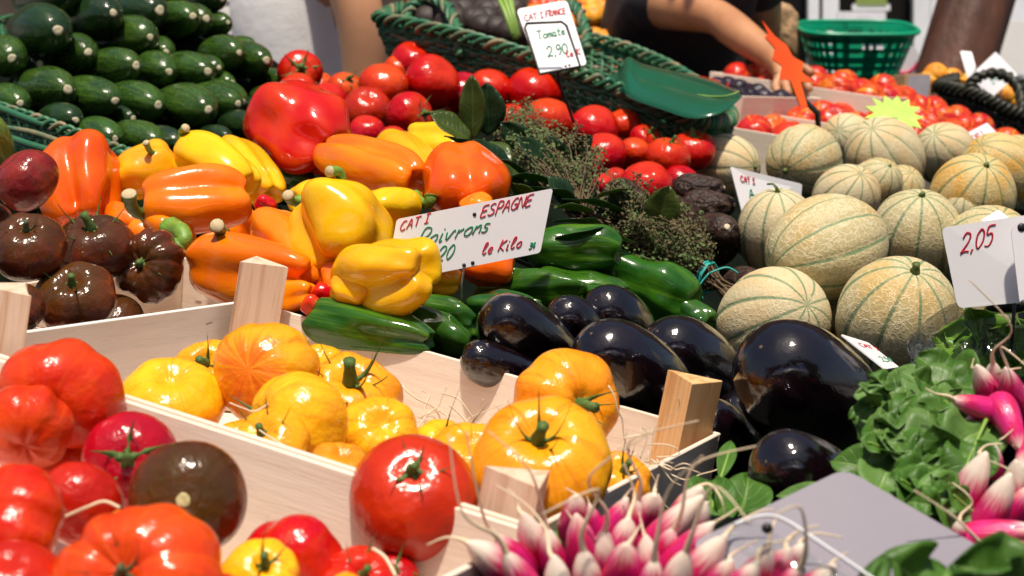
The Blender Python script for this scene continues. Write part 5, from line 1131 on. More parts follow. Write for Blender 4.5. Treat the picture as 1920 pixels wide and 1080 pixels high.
# darker strands that run loose along the courgette rim
for i, (pts, m, r, lab) in enumerate([([(-5,200,1.93),(60,226,1.90),(140,252,1.87),(235,290,1.79)],'wick',.0045,'loose green cane above the basket rim'),([(0,238,1.88),(60,248,1.86),(120,268,1.82),(200,296,1.78)],'wick_t',.0035,'worn brownish cane along the basket rim'),([(10,255,1.86),(70,275,1.82),(130,290,1.79)],'wick',.004,'lowest green cane under the courgettes, by the purple tomato')]):
    mb = MB(); mb.tube(spline([P(*q) for q in pts], 6), r, 7); tag(link('cane', mb.me('cane', M[m]), None), lab, 'cane', 'loose canes at the courgette basket')
LFB = empty('large_leaf', P(1250,190,2.25), 'big glossy dark green leaf draped over the end of the long wicker basket', 'leaf')
def bigleaf():
    vs = []; fs = []; nu, nv = 22, 12
    # outline: upper and lower edge points of the blade, left end to right tip
    up = spline([P(1122,152,2.42), P(1160,135,2.46), P(1195,121,2.46), P(1250,130,2.42), P(1330,148,2.36), P(1375,168,2.28), P(1392,181,2.20)], 6)
    lo = spline([P(1122,152,2.42), P(1150,168,2.34), P(1180,184,2.26), P(1240,205,2.20), P(1300,222,2.15), P(1355,210,2.15), P(1392,181,2.20)], 6)
    n = len(up) - 1
    for i in range(n + 1):
        for j in range(nv + 1):
            t = j / nv; p = up[i].lerp(lo[i], t); h = math.sin(PI * i / n)
            fx = i / n; p += Vector((0, 0, .03 * math.exp(-((fx - .28) / .07) ** 2) * math.sin(PI * t) * .6 + .018 * math.sin(PI * t) * h - .008 * math.exp(-((t - .62) / .05) ** 2) * h)); vs.append(p)
    for i in range(n):
        for j in range(nv): a = i * (nv + 1) + j; fs.append((a, a + 1, a + nv + 2, a + nv + 1))
    mb = MB(); mb.add(vs, fs); o = child('blade', mb.me('blade', M['palm']), LFB); o.modifiers.new('s', 'SOLIDIFY').thickness = .001
    mb = MB(); mb.tube([up[i].lerp(lo[i], .62) + Vector((0, 0, .010)) for i in range(12, n, 2)], .0012, 5); child('midrib', mb.me('midrib', M['rib']), LFB)
bigleaf()
# contents of the long basket: dark figs and yellow-green stalks
T['fig'] = tomato_me('fig', plain('fig_skin', (.035, .018, .012), (.012, .008, .008), .6, 6, .5), 50, .9, 0, dim=0, bot=0)
rf = random.Random(3)
for x_, y_, d_ in ((800,50,2.72),(900,75,2.68),(1000,95,2.66),(1100,130,2.62),(1200,165,2.55),(1290,200,2.42)):
    BODIES.append((P(x_, y_, d_) - Vector((0, 0, .09)), .05))
for i in range(26):
    x = rf.uniform(800, 985); y = rf.uniform(8, 52) + (x - 800) * .12; d = 2.80 - (y) * .003
    put('fig', 'dark fig heaped in the long green wicker basket', 'fig', 'dark figs in the long wicker basket', T['fig'], P(x, y - 8, d), A3(rf.uniform(-.5, .5), -.7), px(58, d), None, i)
SB = empty('green_stalks', P(962,75,2.45), 'yellow-green vegetable stalks sticking up beside the tall price card', 'stalks')
for a, b in (((935,-30),(968,70)),((945,-30),(972,68)),((955,-25),(966,72)),((928,-20),(962,66))):
    mb = MB(); mb.tube([P(a[0], a[1], 2.5), P((a[0]+b[0])/2+2, (a[1]+b[1])/2, 2.47), P(b[0], b[1], 2.45)], [.003, .004, .005], 6); child('stalk', mb.me('stalk', M['rib']), SB)

# ---------------------------------------------------------------- background stall: crates, nectarines, baskets
T['nec'] = tomato_me('nectarine', M['nec'], 60, .92, 1, .10, .08, .04, wid=.2)
T['ora'] = tomato_me('apricot', M['ora'], 61, .92, 0, dim=.05, wobble=.04)
T['plm'] = tomato_me('small_plum', M['plum'], 62, 1.0, 0, dim=.03)
BG_ = 'small crates on the rear part of the stall'
def bcrate(lab, x, y, d, yaw, a=.40, b=.30, h=.10, tilt=.12, **k):
    c = P(x, y, d); cr, F = crate(lab, c, yaw, -.02, tilt, a, b, h, BG_, posts='', ph=.02, **k); return cr, F
def fill(F, a, b, z, n, key, sz, name, lab, group, seed):
    rr = random.Random(seed); k = 0; nx = max(1, int(a / sz)); ny = max(1, int(b / sz))
    cells = [(i, j) for i in range(nx) for j in range(ny)]; rr.shuffle(cells)
    for i, j in cells[:n]:
        c = F @ Vector(((i + .5) / nx * a - a / 2 + rr.uniform(-.006, .006), (j + .5) / ny * b - b / 2 + rr.uniform(-.006, .006), z + rr.uniform(-.008, .012)))
        put(name, lab, name, group, T[key], c, A3(rr.uniform(-.7, .7), rr.uniform(-.8, .2)), sz * rr.uniform(.94, 1.08), None, k); k += 1
kb1, FB1 = bcrate('pale wooden crate of plums and tomatoes behind the big glossy leaf', 1262, 150, 2.98, -.62, .46, .32)
fill(FB1, .19, .28, -.022, 99, 'round2', .062, 'tomato', 'red tomato in the rear crate behind the big glossy leaf', 'tomatoes in the rear crate', 1)
F_ = FB1 @ Matrix.Translation((.12, 0, 0)); fill(F_, .18, .28, -.015, 99, 'plm', .040, 'plum', 'small dark plum in the rear crate under the reaching arm', 'dark plums in the rear crate', 2)
mb = MB(); mb.box((0, 0, 0), Vector((.005, 0, 0)), Vector((0, .31, 0)), Vector((0, 0, .08))); o = child('divider', mb.me('divider', M['wood'], False), kb1); o.matrix_local = Matrix.Translation(-Vector(kb1.location)) @ FB1 @ Matrix.Translation((.01, 0, -.045))
kb2, FB2 = bcrate('wooden crate of nectarines below the green plastic basket', 1545, 160, 3.15, -.62, .36, .28)
fill(FB2, .34, .26, -.010, 99, 'nec', .064, 'nectarine', 'nectarine in the crate below the green plastic basket', 'nectarines in the crate below the plastic basket', 3)
kb3, FB3 = bcrate('wooden crate with a grey paper label, behind the back melons', 1455, 240, 2.74, -.62, .38, .28)
fill(FB3, .35, .25, -.018, 99, 'nec', .064, 'nectarine', 'nectarine in the crate with the grey label', 'nectarines in the labelled crate', 4)
mb = MB(); mb.box((0, 0, 0), Vector((.10, 0, 0)), Vector((0, .001, 0)), Vector((0, 0, .055))); o = child('label', mb.me('label', M['lab'], False), kb3); o.matrix_local = Matrix.Translation(-Vector(kb3.location)) @ FB3 @ Matrix.Translation((-.10, -.1412, -.045))
kb4, FB4 = bcrate('wooden crate of nectarines behind the neon yellow card', 1640, 235, 2.86, -.62, .30, .28)
fill(FB4, .27, .25, -.012, 99, 'nec', .064, 'nectarine', 'nectarine in the crate behind the neon yellow card', 'nectarines behind the neon card', 5)
rr = random.Random(9)
for j in range(6):                                  # heap of nectarines at the right
    for i in range(12 - j // 2):
        x = 1655 + i * 46 + j * 22 + rr.uniform(-8, 8); y = 170 + i * 19 + j * -2 + rr.uniform(-6, 6) + (j % 2) * 6; d = 3.20 - i * .045 - j * .07
        y += j * 20
        if y > 330 or x > 2010: continue
        put('nectarine', 'red nectarine in the loose heap behind the melons at the right', 'nectarine', 'nectarines heaped loose at the right', T['nec'], P(x, y, d), A3(rr.uniform(-.8, .8), rr.uniform(-.8, .3)), px(60, d), None, i + j)
for i, (x, y) in enumerate([(1755,140),(1785,150),(1770,158),(1800,158),(1745,152),(1890,178),(1905,190)]):
    put('apricot', 'orange fruit heaped before the brown post', 'apricot', 'orange fruits before the brown post', T['ora'], P(x, y, 3.5), A3(.2, -.5), px(46, 3.5), None, i)
basket('dark round-handled basket at the right edge behind the nectarines', [P(1760,165,3.36), P(1830,182,3.26), P(1905,215,3.18), P(1990,225,3.2), P(2010,190,3.4), P(1900,160,3.5), P(1800,150,3.5)], .10, .14, 8, 'wick_k', 'wick_k',
       handles=[[P(1818,178,3.28), P(1822,155,3.28), P(1850,139,3.28), P(1885,142,3.28), P(1910,165,3.26), P(1918,205,3.22)]], group='dark baskets')
pb = empty('notice_box', P(1700,150,3.4), 'small kraft box with a pale printed ticket right of the green plastic basket', 'box')
mb = MB(); mb.box(P(1705,165,3.4), RT * .055, (BK + RT * .6).normalized() * .05, UPV * .055); o = child('box', mb.me('box', M['paper'], False), pb); bevel(o, .002)
mb = MB(); mb.box(P(1722,163,3.35), RT * .045 , BK * .001, UPV * .048 + RT * .006); child('ticket', mb.me('ticket', M['lab'], False), pb)

def plastic_basket():
    c = P(1603,102,3.75); root = empty('plastic_basket', c - UPV * .08, 'green plastic slotted hand basket with a thick rim, on the rear of the stall', 'basket')
    W, D_, Hh = px(212, 3.75) / 2, .105, .135; mb = MB(); rim = MB(); q = []
    def ring(t, k=1.0):
        s_ = 1 - .34 * (1 - t); pts = []
        for i in range(64):
            a = 2 * PI * i / 64; ca, sa = math.cos(a), math.sin(a); pts.append(Vector((sgn(ca) * abs(ca) ** .55 * W * s_ * k, sgn(sa) * abs(sa) ** .55 * D_ * s_ * k, -Hh * (1 - t) * 1.0 + .062)))
        return pts
    T_ = Matrix.Translation(c) @ Matrix.Rotation(.10, 4, 'X')
    levels = [0, .12, .2, .28, .36, .44, .52, .60, .68, .76, .86, 1.0]
    for a, b in zip(levels[::2], levels[1::2]):
        A_, B_ = ring(a), ring(b); mb.add([T_ @ p for p in A_ + B_], [(i, (i + 1) % 64, 64 + (i + 1) % 64, 64 + i) for i in range(64)])
    A_, B_ = ring(0), ring(1)
    for i in range(0, 64, 2): mb.add([T_ @ p for p in (A_[i], A_[(i + 1) % 64], B_[(i + 1) % 64], B_[i])], [(0, 1, 2, 3)])
    for a in (.48, .84): 
        A_, B_ = ring(a), ring(a + .05); mb.add([T_ @ p for p in A_ + B_], [(i, (i + 1) % 64, 64 + (i + 1) % 64, 64 + i) for i in range(64)])
    o = child('slotted_side', mb.me('slotted_side', M['pla'], False), root); o.modifiers.new('s', 'SOLIDIFY').thickness = .003
    r = ring(1.0, 1.015); rim.tube([T_ @ p for p in r + [r[0], r[1]]], .0058, 6, cap=False); child('rim', rim.me('rim', M['pla']), root)
    b_ = MB(); b_.add([T_ @ p for p in ring(0)], [tuple(range(64))]); child('base', b_.me('base', M['pla']), root)
    lb = MB()
    for x0, w_ in ((-.005, .006), (.012, .008), (.032, .016)): lb.box(T_ @ Vector((x0, -D_ * 1.0 - .004, .035)), RT * w_, BK * .001, UPV * .012)
    child('printed_mark', lb.me('printed_mark', M['frame'], False), root)
plastic_basket()

# ---------------------------------------------------------------- top left: polystyrene box, crate of greens and flowers
wb = empty('polystyrene_box', P(437,55,3.5), 'white polystyrene box behind the courgettes', 'box')
mb = MB(); mb.box(P(425,58,3.55), RT * .085, FW * .2, UPV * .10); mb.box(P(425,14,3.55), RT * .095, FW * .21, UPV * .02); o = child('box', mb.me('box', M['whitebox'], False), wb); bevel(o, .006)
gb, FG = crate('cream crate with a dark hand slot, left of the white tank top', P(500,50,3.75), .12, 0, 0, .30, .24, .16, BG_, posts='')
mb = MB(); mb.tube([FG @ Vector((-.03, -.1215, -.06)), FG @ Vector((.02, -.1215, -.06))], .008, 8, flat=.3); child('hand_slot', mb.me('hand_slot', M['ink_k']), gb)
gr_ = empty('potted_greens', FG @ Vector((-.05, 0, -.05)), 'leafy greens filling the cream crate', 'greens')
for i in range(60):
    b = FG @ Vector((rl.uniform(-.13, .12), rl.uniform(-.1, .1), -.02)); t_ = b + Vector((rl.uniform(-.05, .05), rl.uniform(-.05, .05), rl.uniform(.02, .08))); leaf_part(gr_, b, t_, BK, .035, M['leaf' if i % 2 else 'lettuce'], 'leaf', seed=600 + i, nu=6, nv=4)
fl_ = empty('flower_bunch', FG @ Vector((.03, -.05, .0)), 'bunch of white, violet and pink flowers on the cream crate', 'flowers')
for m in ('petal_w', 'petal_b', 'petal_r'):
    mb = MB()
    for k in range(9):
        c = FG @ Vector((.03 + rl.gauss(0, .03), -.06 + rl.gauss(0, .02), .035 + rl.gauss(0, .022)))
        for q in range(7):
            dv = Vector((rl.gauss(0, 1), rl.gauss(0, 1), rl.gauss(0, 1))).normalized(); vs, fs = leaf_vf(c, dv, dv.orthogonal(), .016, .010, nu=4, nv=2); mb.add(vs, fs)
    child('blossoms', mb.me('blossoms', M[m]), fl_)
# peaches and apples in the far display behind the tall card
for i in range(46):
    x = rr.uniform(1000, 1150); y = rr.uniform(-20, 88); d = 3.75 - y * .0025
    k = ['ora', 'nec', 'ora', 'ora'][i % 4]; put('peach', 'yellow and red peach in the far heap behind the tall price card', 'peach', 'peaches heaped behind the tall price card', T[k], P(x, y, d), A3(rr.uniform(-.6, .6), -.4), px(50, d), None, i)
for i in range(12):
    x = rr.uniform(765, 855); y = rr.uniform(-15, 32); put('peach', 'red and orange fruit far behind the basket handle', 'peach', 'fruits far behind the basket handle', T['nec' if i % 3 else 'ora'], P(x, y, 3.8), A3(.3, -.4), px(46, 3.8), None, i)
pbag = empty('paper_bag', P(1410,60,3.7), 'crumpled brown paper bag behind the reaching forearm', 'bag')
for i, (x, y, wd_, hh_) in enumerate([(1405,20,.12,.16),(1455,70,.10,.12),(1350,10,.08,.10)]):
    v_, f_ = shell(lambda t, ph: (lambda v: v * (1 + .22 * mnoise.noise(v * 2.3 + Vector((i * 3, 0, 0))) + .10 * mnoise.noise(v * 6)))(Vector((abs(math.sin(t)) ** .4 * math.cos(ph) * .55, abs(math.sin(t)) ** .4 * math.sin(ph) * .4, math.cos(t) * .6))), 22, 30)
    me = mesh('paper', v_, f_, M['paper'], False); me.transform(Matrix.Translation(P(x, y, 3.75)) @ Matrix.Diagonal((wd_, wd_, hh_, 1))); child('paper', me, pbag)

# ---------------------------------------------------------------- brown timber post, white stall frames, shop front
tp = empty('timber_post', P(1800,600,4.4), 'thick leaning brown timber post at the upper right', 'post')
v_, f_ = [], []; ns = 26
a0, a1 = P(1772,190,4.4), P(1868,-120,4.5); a0 = a0 + (a0 - a1).normalized() * .9; ax_ = (a1 - a0)
for i in range(30):
    t = i / 29; c = a0 + ax_ * t * 1.6
    for j in range(ns):
        q = 2 * PI * j / ns; r = .092 * (1 + .05 * math.cos(7 * q) + .04 * mnoise.noise(Vector((math.cos(q) * 2, math.sin(q) * 2, t * 2)))); v_.append(c + RT * (r * math.cos(q) * 1.15) + FW * (r * math.sin(q)))
f_ = [(i * ns + j, i * ns + (j + 1) % ns, (i + 1) * ns + (j + 1) % ns, (i + 1) * ns + j) for i in range(29) for j in range(ns)]
child('post', mesh('post', v_, f_, M['trunk']), tp)
def bar(mbx, x, y0, y1, wpx, d, dep=.05): mbx.box((P(x, y0, d) + P(x, y1, d)) / 2, RT * px(wpx, d), Vector((0, dep, 0)), (P(x, y0, d) - P(x, y1, d)))
sf = empty('shop_front', Vector((2.2, 7.6, 0)), 'white framed shop front with dark glass, out of focus behind the plastic basket', 'shop front')
mb = MB(); mb.box((2.6, 7.8, 1.4), Vector((3.6, 0, 0)), Vector((0, .1, 0)), Vector((0, 0, 2.8))); child('glass', mb.me('glass', M['dark'], False), sf)
for x, wpx in ((1524,20),(1556,30),(1726,30),(1764,44),(1900,60)):
    mb = MB(); bar(mb, x, -300, 900, wpx, 7.5); child('frame', mb.me('frame', M['frame'], False), sf)
for (x0, x1, y0, y1, m) in ((1570,1660,22,46,'petal_w'),(1605,1662,-60,14,'lettuce'),(1598,1668,8,20,'frame'),(1860,1930,40,140,'wallw')):
    mb = MB(); c = (P(x0, y0, 7.4) + P(x1, y1, 7.4)) / 2; mb.box(c, RT * px(x1 - x0, 7.4), Vector((0, .02, 0)), UPV * px(y1 - y0, 7.4)); child('poster', mb.me('poster', M[m], False), sf)
rs = empty('round_sign', P(1693,112,4.6), 'small round white sign with a red border right of the plastic basket', 'sign')
mb = MB(); mb.tube([P(1693,112,4.6), P(1693,112,4.595)], px(30, 4.6), 28); child('disc', mb.me('disc', M['card'], False), rs)
mb = MB(); c = P(1693,112,4.592); mb.tube([c + RT * (px(26, 4.6) * math.cos(k * PI / 14)) + UPV * (px(26, 4.6) * math.sin(k * PI / 14)) for k in range(29)], .006, 6, cap=False); child('red_border', mb.me('red_border', M['petal_r']), rs)
bd = link('building', mesh('building', [(-8, 9, 0), (9, 9, 0), (9, 9, 7), (-8, 9, 7), (-8, 9.4, 0), (9, 9.4, 0), (9, 9.4, 7), (-8, 9.4, 7)], [(0, 1, 2, 3), (7, 6, 5, 4), (3, 2, 6, 7), (1, 5, 6, 2), (4, 0, 3, 7), (0, 4, 5, 1)], plain('brown_render', (.14, .10, .075), (.07, .05, .04), .9, 2), False), None); tag(bd, 'dark brown building front closing the view behind the market', 'building')
op = empty('reflection_awning', Vector((0, -2.4, 0)), 'unseen blue awning added behind the viewer for its reflection in the produce', 'awning')  # out of view, added so glossy skins mirror a blue and white band
mb = MB(); mb.add([(-3.2, -1.7, 2.05), (2.6, -1.7, 2.05), (2.6, -2.9, 3.3), (-3.2, -2.9, 3.3), (-3.2, -1.7, 2.02), (2.6, -1.7, 2.02), (2.6, -2.9, 3.27), (-3.2, -2.9, 3.27)], [(0, 1, 2, 3), (7, 6, 5, 4), (0, 4, 5, 1), (1, 5, 6, 2), (2, 6, 7, 3), (3, 7, 4, 0)]); wc = MB(); wc.add([(-3.2, -1.66, 2.06), (2.6, -1.66, 2.06), (2.6, -2.05, 2.46), (-3.2, -2.05, 2.46)], [(0, 1, 2, 3)]); child('white_band', wc.me('white_band', M['frame'], False), op)  # white strip added to give the reflections a bright streak
child('canvas', mb.me('canvas', plain('blue_canvas', (.03, .16, .60), (.02, .12, .5), .7), False), op)
mb = MB()
for k in range(19): mb.box((-3.05 + k * .305, -1.69, 1.93), Vector((.27, 0, 0)), Vector((0, .004, 0)), Vector((0, 0, .2)))
child('valance', mb.me('valance', M['frame'], False), op)
for x, y in ((-3.1, -1.75), (2.5, -1.75), (-3.1, -2.85), (2.5, -2.85)):
    mb = MB(); mb.tube([(x, y, 0), (x, y, 2.05 if y > -2 else 3.2)], .025, 10); child('pole', mb.me('pole', M['wire']), op)
ob = link('building', mesh('building', [(-14, -7, 0), (14, -7, 0), (14, -7, 8), (-14, -7, 8), (-14, -9, 0), (14, -9, 0), (14, -9, 8), (-14, -9, 8)], [(3, 2, 1, 0), (4, 5, 6, 7), (7, 6, 2, 3), (2, 6, 5, 1), (3, 0, 4, 7), (1, 5, 4, 0)], plain('stone_front', (.20, .17, .14), (.13, .11, .09), .9, 2), False), None); tag(ob, 'unseen stone building added behind the viewer to darken reflections', 'building')  # out of view, added to darken reflections and cut sky light from behind

gm = MB(); gm.add([(-60, -60, 0), (60, -60, 0), (60, 60, 0), (-60, 60, 0)], [(0, 1, 2, 3)]); tag(link('pavement', gm.me('pavement', M['pave'], False), None), 'grey paving of the market lane', None, None, 'structure')

# ---------------------------------------------------------------- people
def body(root, name, joints, edges, m, sub_=2):
    names = list(joints); me = bpy.data.meshes.new(name); me.from_pydata([joints[n][0] for n in names], [(names.index(a), names.index(b)) for a, b in edges], []); me.materials.append(m)
    o = bpy.data.objects.new(name, me); col.objects.link(o); o.parent = root; o.location = -Vector(root.location)
    sk = o.modifiers.new('skin', 'SKIN'); sk.use_smooth_shade = True
    for i, n in enumerate(names):
        r = joints[n][1]; v = me.skin_vertices[0].data[i]; v.radius = r if isinstance(r, tuple) else (r, r)
    me.skin_vertices[0].data[0].use_root = True
    ss = o.modifiers.new('sub', 'SUBSURF'); ss.levels = sub_; ss.render_levels = sub_
    return o
V = Vector
def hand_joints(J, E, wrist, d, side, up, pre, curl=.5, s=1.0):
    d = d.normalized(); pal = wrist + d * .045 * s; J[pre + 'palm'] = (pal, (.022 * s, .030 * s)); kn = wrist + d * .085 * s
    for k, (off, ln) in enumerate(((-.030, .060), (-.010, .072), (.010, .068), (.029, .052))):
        a = kn + side * off * s; b = a + (d + up * -curl * .5) * ln * .5 * s; c = b + (d * (1 - curl) - up * curl) * ln * .5 * s
        J[f'{pre}f{k}a'] = (a, .0095 * s); J[f'{pre}f{k}b'] = (b, .0085 * s); J[f'{pre}f{k}c'] = (c, .007 * s); E += [(pre + 'palm', f'{pre}f{k}a'), (f'{pre}f{k}a', f'{pre}f{k}b'), (f'{pre}f{k}b', f'{pre}f{k}c')]
    t1 = wrist + d * .035 * s - side * .038 * s; t2 = t1 + d * .032 * s - side * .014 * s - up * .012; J[pre + 't1'] = (t1, .011 * s); J[pre + 't2'] = (t2, .009 * s); E += [(pre + 'palm', pre + 't1'), (pre + 't1', pre + 't2')]
def person_a():
    # woman in a white tank top, seen from her side, arms hanging; only chest height shows
    r = empty('person', V((-.45, 3.42, 0)), 'person in a white tank top with a bare upper arm, standing behind the courgettes', 'person')
    X, Y = -.44, 3.42; J = {}; E = []
    J['pelvis'] = (V((X, Y, .92)), (.135, .125)); J['waist'] = (V((X + .01, Y, 1.06)), (.105, .11)); J['chest'] = (V((X - .02, Y, 1.25)), (.115, .125)); J['neckb'] = (V((X + .01, Y, 1.42)), (.06, .06)); J['neck'] = (V((X, Y, 1.48)), .048)
    J['headl'] = (V((X - .01, Y, 1.56)), (.07, .075)); J['headt'] = (V((X - .005, Y, 1.66)), (.072, .08)); E += [('pelvis', 'waist'), ('waist', 'chest'), ('chest', 'neckb'), ('neckb', 'neck'), ('neck', 'headl'), ('headl', 'headt')]
    for s_, p in ((-1, 'n'), (1, 'f')):
        y = Y + s_ * .17; ex = X + (.145 if s_ < 0 else .02)
        J[p + 'sh'] = (V((X + (.08 if s_ < 0 else 0), y * 1.0 + .03 * -s_, 1.38)), .058); J[p + 'el'] = (V((ex, y - .02, 1.07)), .046); wr = V((ex - .06, y - .04, .83)); J[p + 'mid'] = (V((ex - .005, y - .02, 1.22)), .053); J[p + 'wr'] = (wr, .027)
        E += [('neckb', p + 'sh'), (p + 'sh', p + 'mid'), (p + 'mid', p + 'el'), (p + 'el', p + 'wr'), (p + 'wr', p + 'palm')]; hand_joints(J, E, wr, V((-.1, 0, -1)), V((1, 0, 0)), V((0, s_, 0)), p, .3)
        hy = Y + s_ * .09; J[p + 'hip'] = (V((X, hy, .84)), .088); J[p + 'kn'] = (V((X - .01, hy, .47)), .056); J[p + 'an'] = (V((X + .01, hy, .09)), .038); J[p + 'toe'] = (V((X - .15, hy, .03)), .028)
        E += [('pelvis', p + 'hip'), (p + 'hip', p + 'kn'), (p + 'kn', p + 'an'), (p + 'an', p + 'toe')]
    body(r, 'body', J, E, M['skin'])
    K = {'w0': (V((X, Y, .84)), (.16, .15)), 'w1': (V((X - .01, Y, 1.05)), (.125, .135)), 'w2': (V((X - .035, Y, 1.24)), (.128, .145)), 'w3': (V((X - .01, Y, 1.36)), (.085, .13))}
    body(r, 'tank_top', K, [('w0', 'w1'), ('w1', 'w2'), ('w2', 'w3')], M['tank'])
    K = {'a': (V((X, Y, .93)), (.15, .145))}
    Q = {'a': (V((X, Y, .90)), (.15, .14))}; ed = []
    for s_, p in ((-1, 'n'), (1, 'f')): Q[p + 'h'] = (V((X, Y + s_ * .09, .82)), .10); Q[p + 'k'] = (V((X - .01, Y + s_ * .09, .47)), .072); Q[p + 'a'] = (V((X + .01, Y + s_ * .09, .12)), .055); ed += [('a', p + 'h'), (p + 'h', p + 'k'), (p + 'k', p + 'a')]
    body(r, 'trousers', Q, ed, M['denim'])
    H_ = {'a': (V((X + .03, Y, 1.66)), (.085, .095)), 'b': (V((X + .06, Y, 1.56)), (.06, .08)), 'c': (V((X + .07, Y, 1.46)), .03)}; body(r, 'hair', H_, [('a', 'b'), ('b', 'c')], M['hair'])
    for s_ in (-1, 1):
        v_, f_ = shell(lambda t, ph: V((math.sin(t) * math.cos(ph), math.sin(t) * math.sin(ph), math.cos(t))) * .009, 8, 12); me = mesh('eye', v_, f_, M['petal_w']); me.transform(Matrix.Translation((X - .074, Y + s_ * .03, 1.60))); child('eye', me, r)
    mb = MB(); mb.tube([(X - .076, Y, 1.60), (X - .098, Y, 1.572), (X - .08, Y, 1.562)], [.006, .011, .008], 8); child('nose', mb.me('nose', M['skin']), r)
    mb = MB(); mb.tube([(X - .074, Y - .02, 1.535), (X - .083, Y, 1.537), (X - .074, Y + .02, 1.535)], .005, 6); child('mouth', mb.me('mouth', M['petal_r']), r)
person_a()
def person_b():
    # man in a charcoal tee leaning over the rear crates, right hand in the plums
    sh = P(1235, 6, 3.36); el = P(1345, 30, 3.26); wr = P(1462, 118, 3.08); hd = P(1490, 172, 2.98)
    r = empty('person', V((.28, 4.0, 0)), 'person in a dark t-shirt reaching one bare forearm into the rear crates', 'person')
    J = {}; E = []; hip = V((.38, 3.98, .93)); ch = V((.33, 3.62, 1.27)); nb = V((.34, 3.46, 1.42))
    J['pelvis'] = (hip, (.15, .12)); J['waist'] = (hip.lerp(ch, .5), (.14, .115)); J['chest'] = (ch, (.17, .13)); J['neckb'] = (nb, (.07, .065)); J['neck'] = (nb + V((.01, -.05, .06)), .055)
    J['headl'] = (nb + V((.02, -.10, .12)), (.075, .08)); J['headt'] = (nb + V((.02, -.13, .22)), (.078, .085)); E += [('pelvis', 'waist'), ('waist', 'chest'), ('chest', 'neckb'), ('neckb', 'neck'), ('neck', 'headl'), ('headl', 'headt')]
    J['rsh'] = (sh, .058); J['rm'] = (sh.lerp(el, .5) - UPV * .004, .045); J['rel'] = (el, .038); J['rf'] = (el.lerp(wr, .33) - UPV * .003, .039); J['rwr'] = (wr, .025); E += [('chest', 'rsh'), ('rsh', 'rm'), ('rm', 'rel'), ('rel', 'rf'), ('rf', 'rwr'), ('rwr', 'rpalm')]
    d = (hd - wr).normalized(); hand_joints(J, E, wr, d, d.cross(BK).normalized(), BK, 'r', .5)
    ls = V((.52, 3.5, 1.36)); le = V((.60, 3.86, 1.12)); lw = V((.58, 3.98, .86)); J['lsh'] = (ls, .062); J['lel'] = (le, .046); J['lwr'] = (lw, .028); E += [('chest', 'lsh'), ('lsh', 'lel'), ('lel', 'lwr'), ('lwr', 'lpalm')]
    hand_joints(J, E, lw, V((0, .1, -1)), V((0, 1, 0)), V((0, 0, 1)), 'l', .4)
    for s_, p in ((-1, 'n'), (1, 'f')):
        hx = hip.x + s_ * .1; J[p + 'hip'] = (V((hx, 4.0, .86)), .10); J[p + 'kn'] = (V((hx, 3.96, .48)), .062); J[p + 'an'] = (V((hx, 4.02, .09)), .042); J[p + 'toe'] = (V((hx, 3.86, .035)), .032); E += [('pelvis', p + 'hip'), (p + 'hip', p + 'kn'), (p + 'kn', p + 'an'), (p + 'an', p + 'toe')]
    body(r, 'body', J, E, M['skin2'])
    K = {'p': (hip + V((0, 0, .02)), (.18, .15)), 'w': (hip.lerp(ch, .5), (.18, .15)), 'c': (ch + V((0, -.02, 0)), (.20, .165)), 'n': (nb + V((0, .03, -.03)), (.11, .10)), 'rs': (sh + (ch - sh) * .06, .082), 'rs2': (sh.lerp(el, .22), .064), 'ls': (ls, .085), 'ls2': (ls.lerp(le, .5), .075)}
    body(r, 't_shirt', K, [('p', 'w'), ('w', 'c'), ('c', 'n'), ('c', 'rs'), ('rs', 'rs2'), ('c', 'ls'), ('ls', 'ls2')], M['tee'])
    Q = {'a': (hip - V((0, 0, .03)), (.17, .14))}; ed = []
    for s_, p in ((-1, 'n'), (1, 'f')): hx = hip.x + s_ * .1; Q[p + 'h'] = (V((hx, 4.0, .82)), .115); Q[p + 'k'] = (V((hx, 3.96, .48)), .08); Q[p + 'a'] = (V((hx, 4.02, .12)), .06); ed += [('a', p + 'h'), (p + 'h', p + 'k'), (p + 'k', p + 'a')]
    body(r, 'trousers', Q, ed, M['denim'])
    H_ = {'a': (nb + V((.02, -.10, .25)), (.085, .09)), 'b': (nb + V((.02, -.04, .17)), (.07, .07))}; body(r, 'hair', H_, [('a', 'b')], M['hair'])
    hc = nb + V((.02, -.2, .17))
    for s_ in (-1, 1):
        v_, f_ = shell(lambda t, ph: V((math.sin(t) * math.cos(ph), math.sin(t) * math.sin(ph), math.cos(t))) * .010, 8, 12); me = mesh('eye', v_, f_, M['petal_w']); me.transform(Matrix.Translation(hc + V((s_ * .03, 0, .02)))); child('eye', me, r)
    mb = MB(); mb.tube([hc + V((0, 0, .02)), hc + V((0, -.025, -.01)), hc + V((0, -.005, -.018))], [.006, .012, .008], 8); child('nose', mb.me('nose', M['skin2']), r)
person_b()

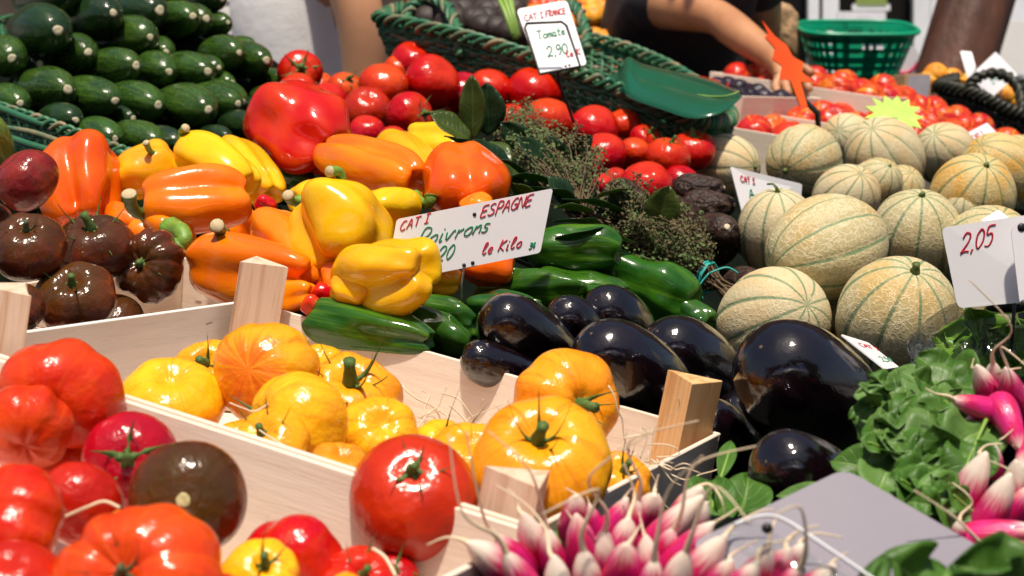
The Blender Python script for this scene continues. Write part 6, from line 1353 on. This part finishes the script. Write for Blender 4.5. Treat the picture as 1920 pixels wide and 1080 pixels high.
# ---------------------------------------------------------------- the stall itself: cloth draped under everything, table
def drape(x0, x1, y0, y1, nx, ny, lab):
    B = np.array([(c.x, c.y, c.z, r) for c, r in BODIES if c.y < 3.9])
    vs = []; fs = []
    for j in range(ny):
        for i in range(nx):
            x = x0 + (x1 - x0) * i / (nx - 1); y = y0 + (y1 - y0) * j / (ny - 1)
            dd = np.hypot(B[:, 0] - x, B[:, 1] - y); w_ = np.exp(-(dd / .055) ** 2)
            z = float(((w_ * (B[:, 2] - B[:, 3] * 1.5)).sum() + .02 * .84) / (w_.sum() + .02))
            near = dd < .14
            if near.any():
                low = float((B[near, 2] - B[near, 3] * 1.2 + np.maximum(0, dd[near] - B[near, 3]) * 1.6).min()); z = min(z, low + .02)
            for F, a, b, h in CRATES:
                q = F.inverted() @ V((x, y, z))
                if abs(q.x) < a / 2 + .01 and abs(q.y) < b / 2 + .01: z = min(z, (F @ V((q.x, q.y, -h - .012))).z)
            vs.append([x, y, z])
    Z = np.array([v[2] for v in vs]).reshape(ny, nx)
    for _ in range(1):
        Zs = Z.copy(); Zs[1:-1, 1:-1] = (Z[1:-1, 1:-1] * 2 + Z[:-2, 1:-1] + Z[2:, 1:-1] + Z[1:-1, :-2] + Z[1:-1, 2:]) / 6; Z = np.minimum(Z, Zs)
    Z = np.maximum(Z, .80)
    for k, v in enumerate(vs): v[2] = float(Z[k // nx, k % nx])
    fs = [(j * nx + i, j * nx + i + 1, (j + 1) * nx + i + 1, (j + 1) * nx + i) for j in range(ny - 1) for i in range(nx - 1)]
    edge = [j * nx for j in range(ny - 1, -1, -1)] + list(range(1, nx)) + [j * nx + nx - 1 for j in range(1, ny)] + list(range((ny - 1) * nx + nx - 2, (ny - 1) * nx, -1))
    k0 = len(vs); vs += [[vs[e][0], vs[e][1], .18] for e in edge]; n = len(edge)
    fs += [(edge[i], edge[(i + 1) % n], k0 + (i + 1) % n, k0 + i) for i in range(n)]
    o = tag(link('stall_cloth', mesh('stall_cloth', vs, fs, M['cloth']), None), lab, 'cloth', 'dark stall cloths'); return o
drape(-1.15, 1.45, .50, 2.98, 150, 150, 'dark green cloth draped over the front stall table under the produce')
drape(-.02, 1.45, 2.985, 3.72, 70, 44, 'dark cloth over the rear table under the small crates')
tb = empty('stall_table', V((.15, 2.1, 0)), 'trestle table carrying the whole display', 'table')
mb = MB(); mb.box((.15, 1.74, .77), V((2.5, 0, 0)), V((0, 2.36, 0)), V((0, 0, .03))); mb.box((.71, 3.35, .77), V((1.4, 0, 0)), V((0, .7, 0)), V((0, 0, .028))); child('table_top', mb.me('table_top', M['woodp'], False), tb)
for x in (-1.0, 1.3):
    for y in (.7, 2.85): mb = MB(); mb.box((x, y, .38), V((.05, 0, 0)), V((0, .05, 0)), V((0, 0, .75))); child('leg', mb.me('leg', M['woodp'], False), tb)
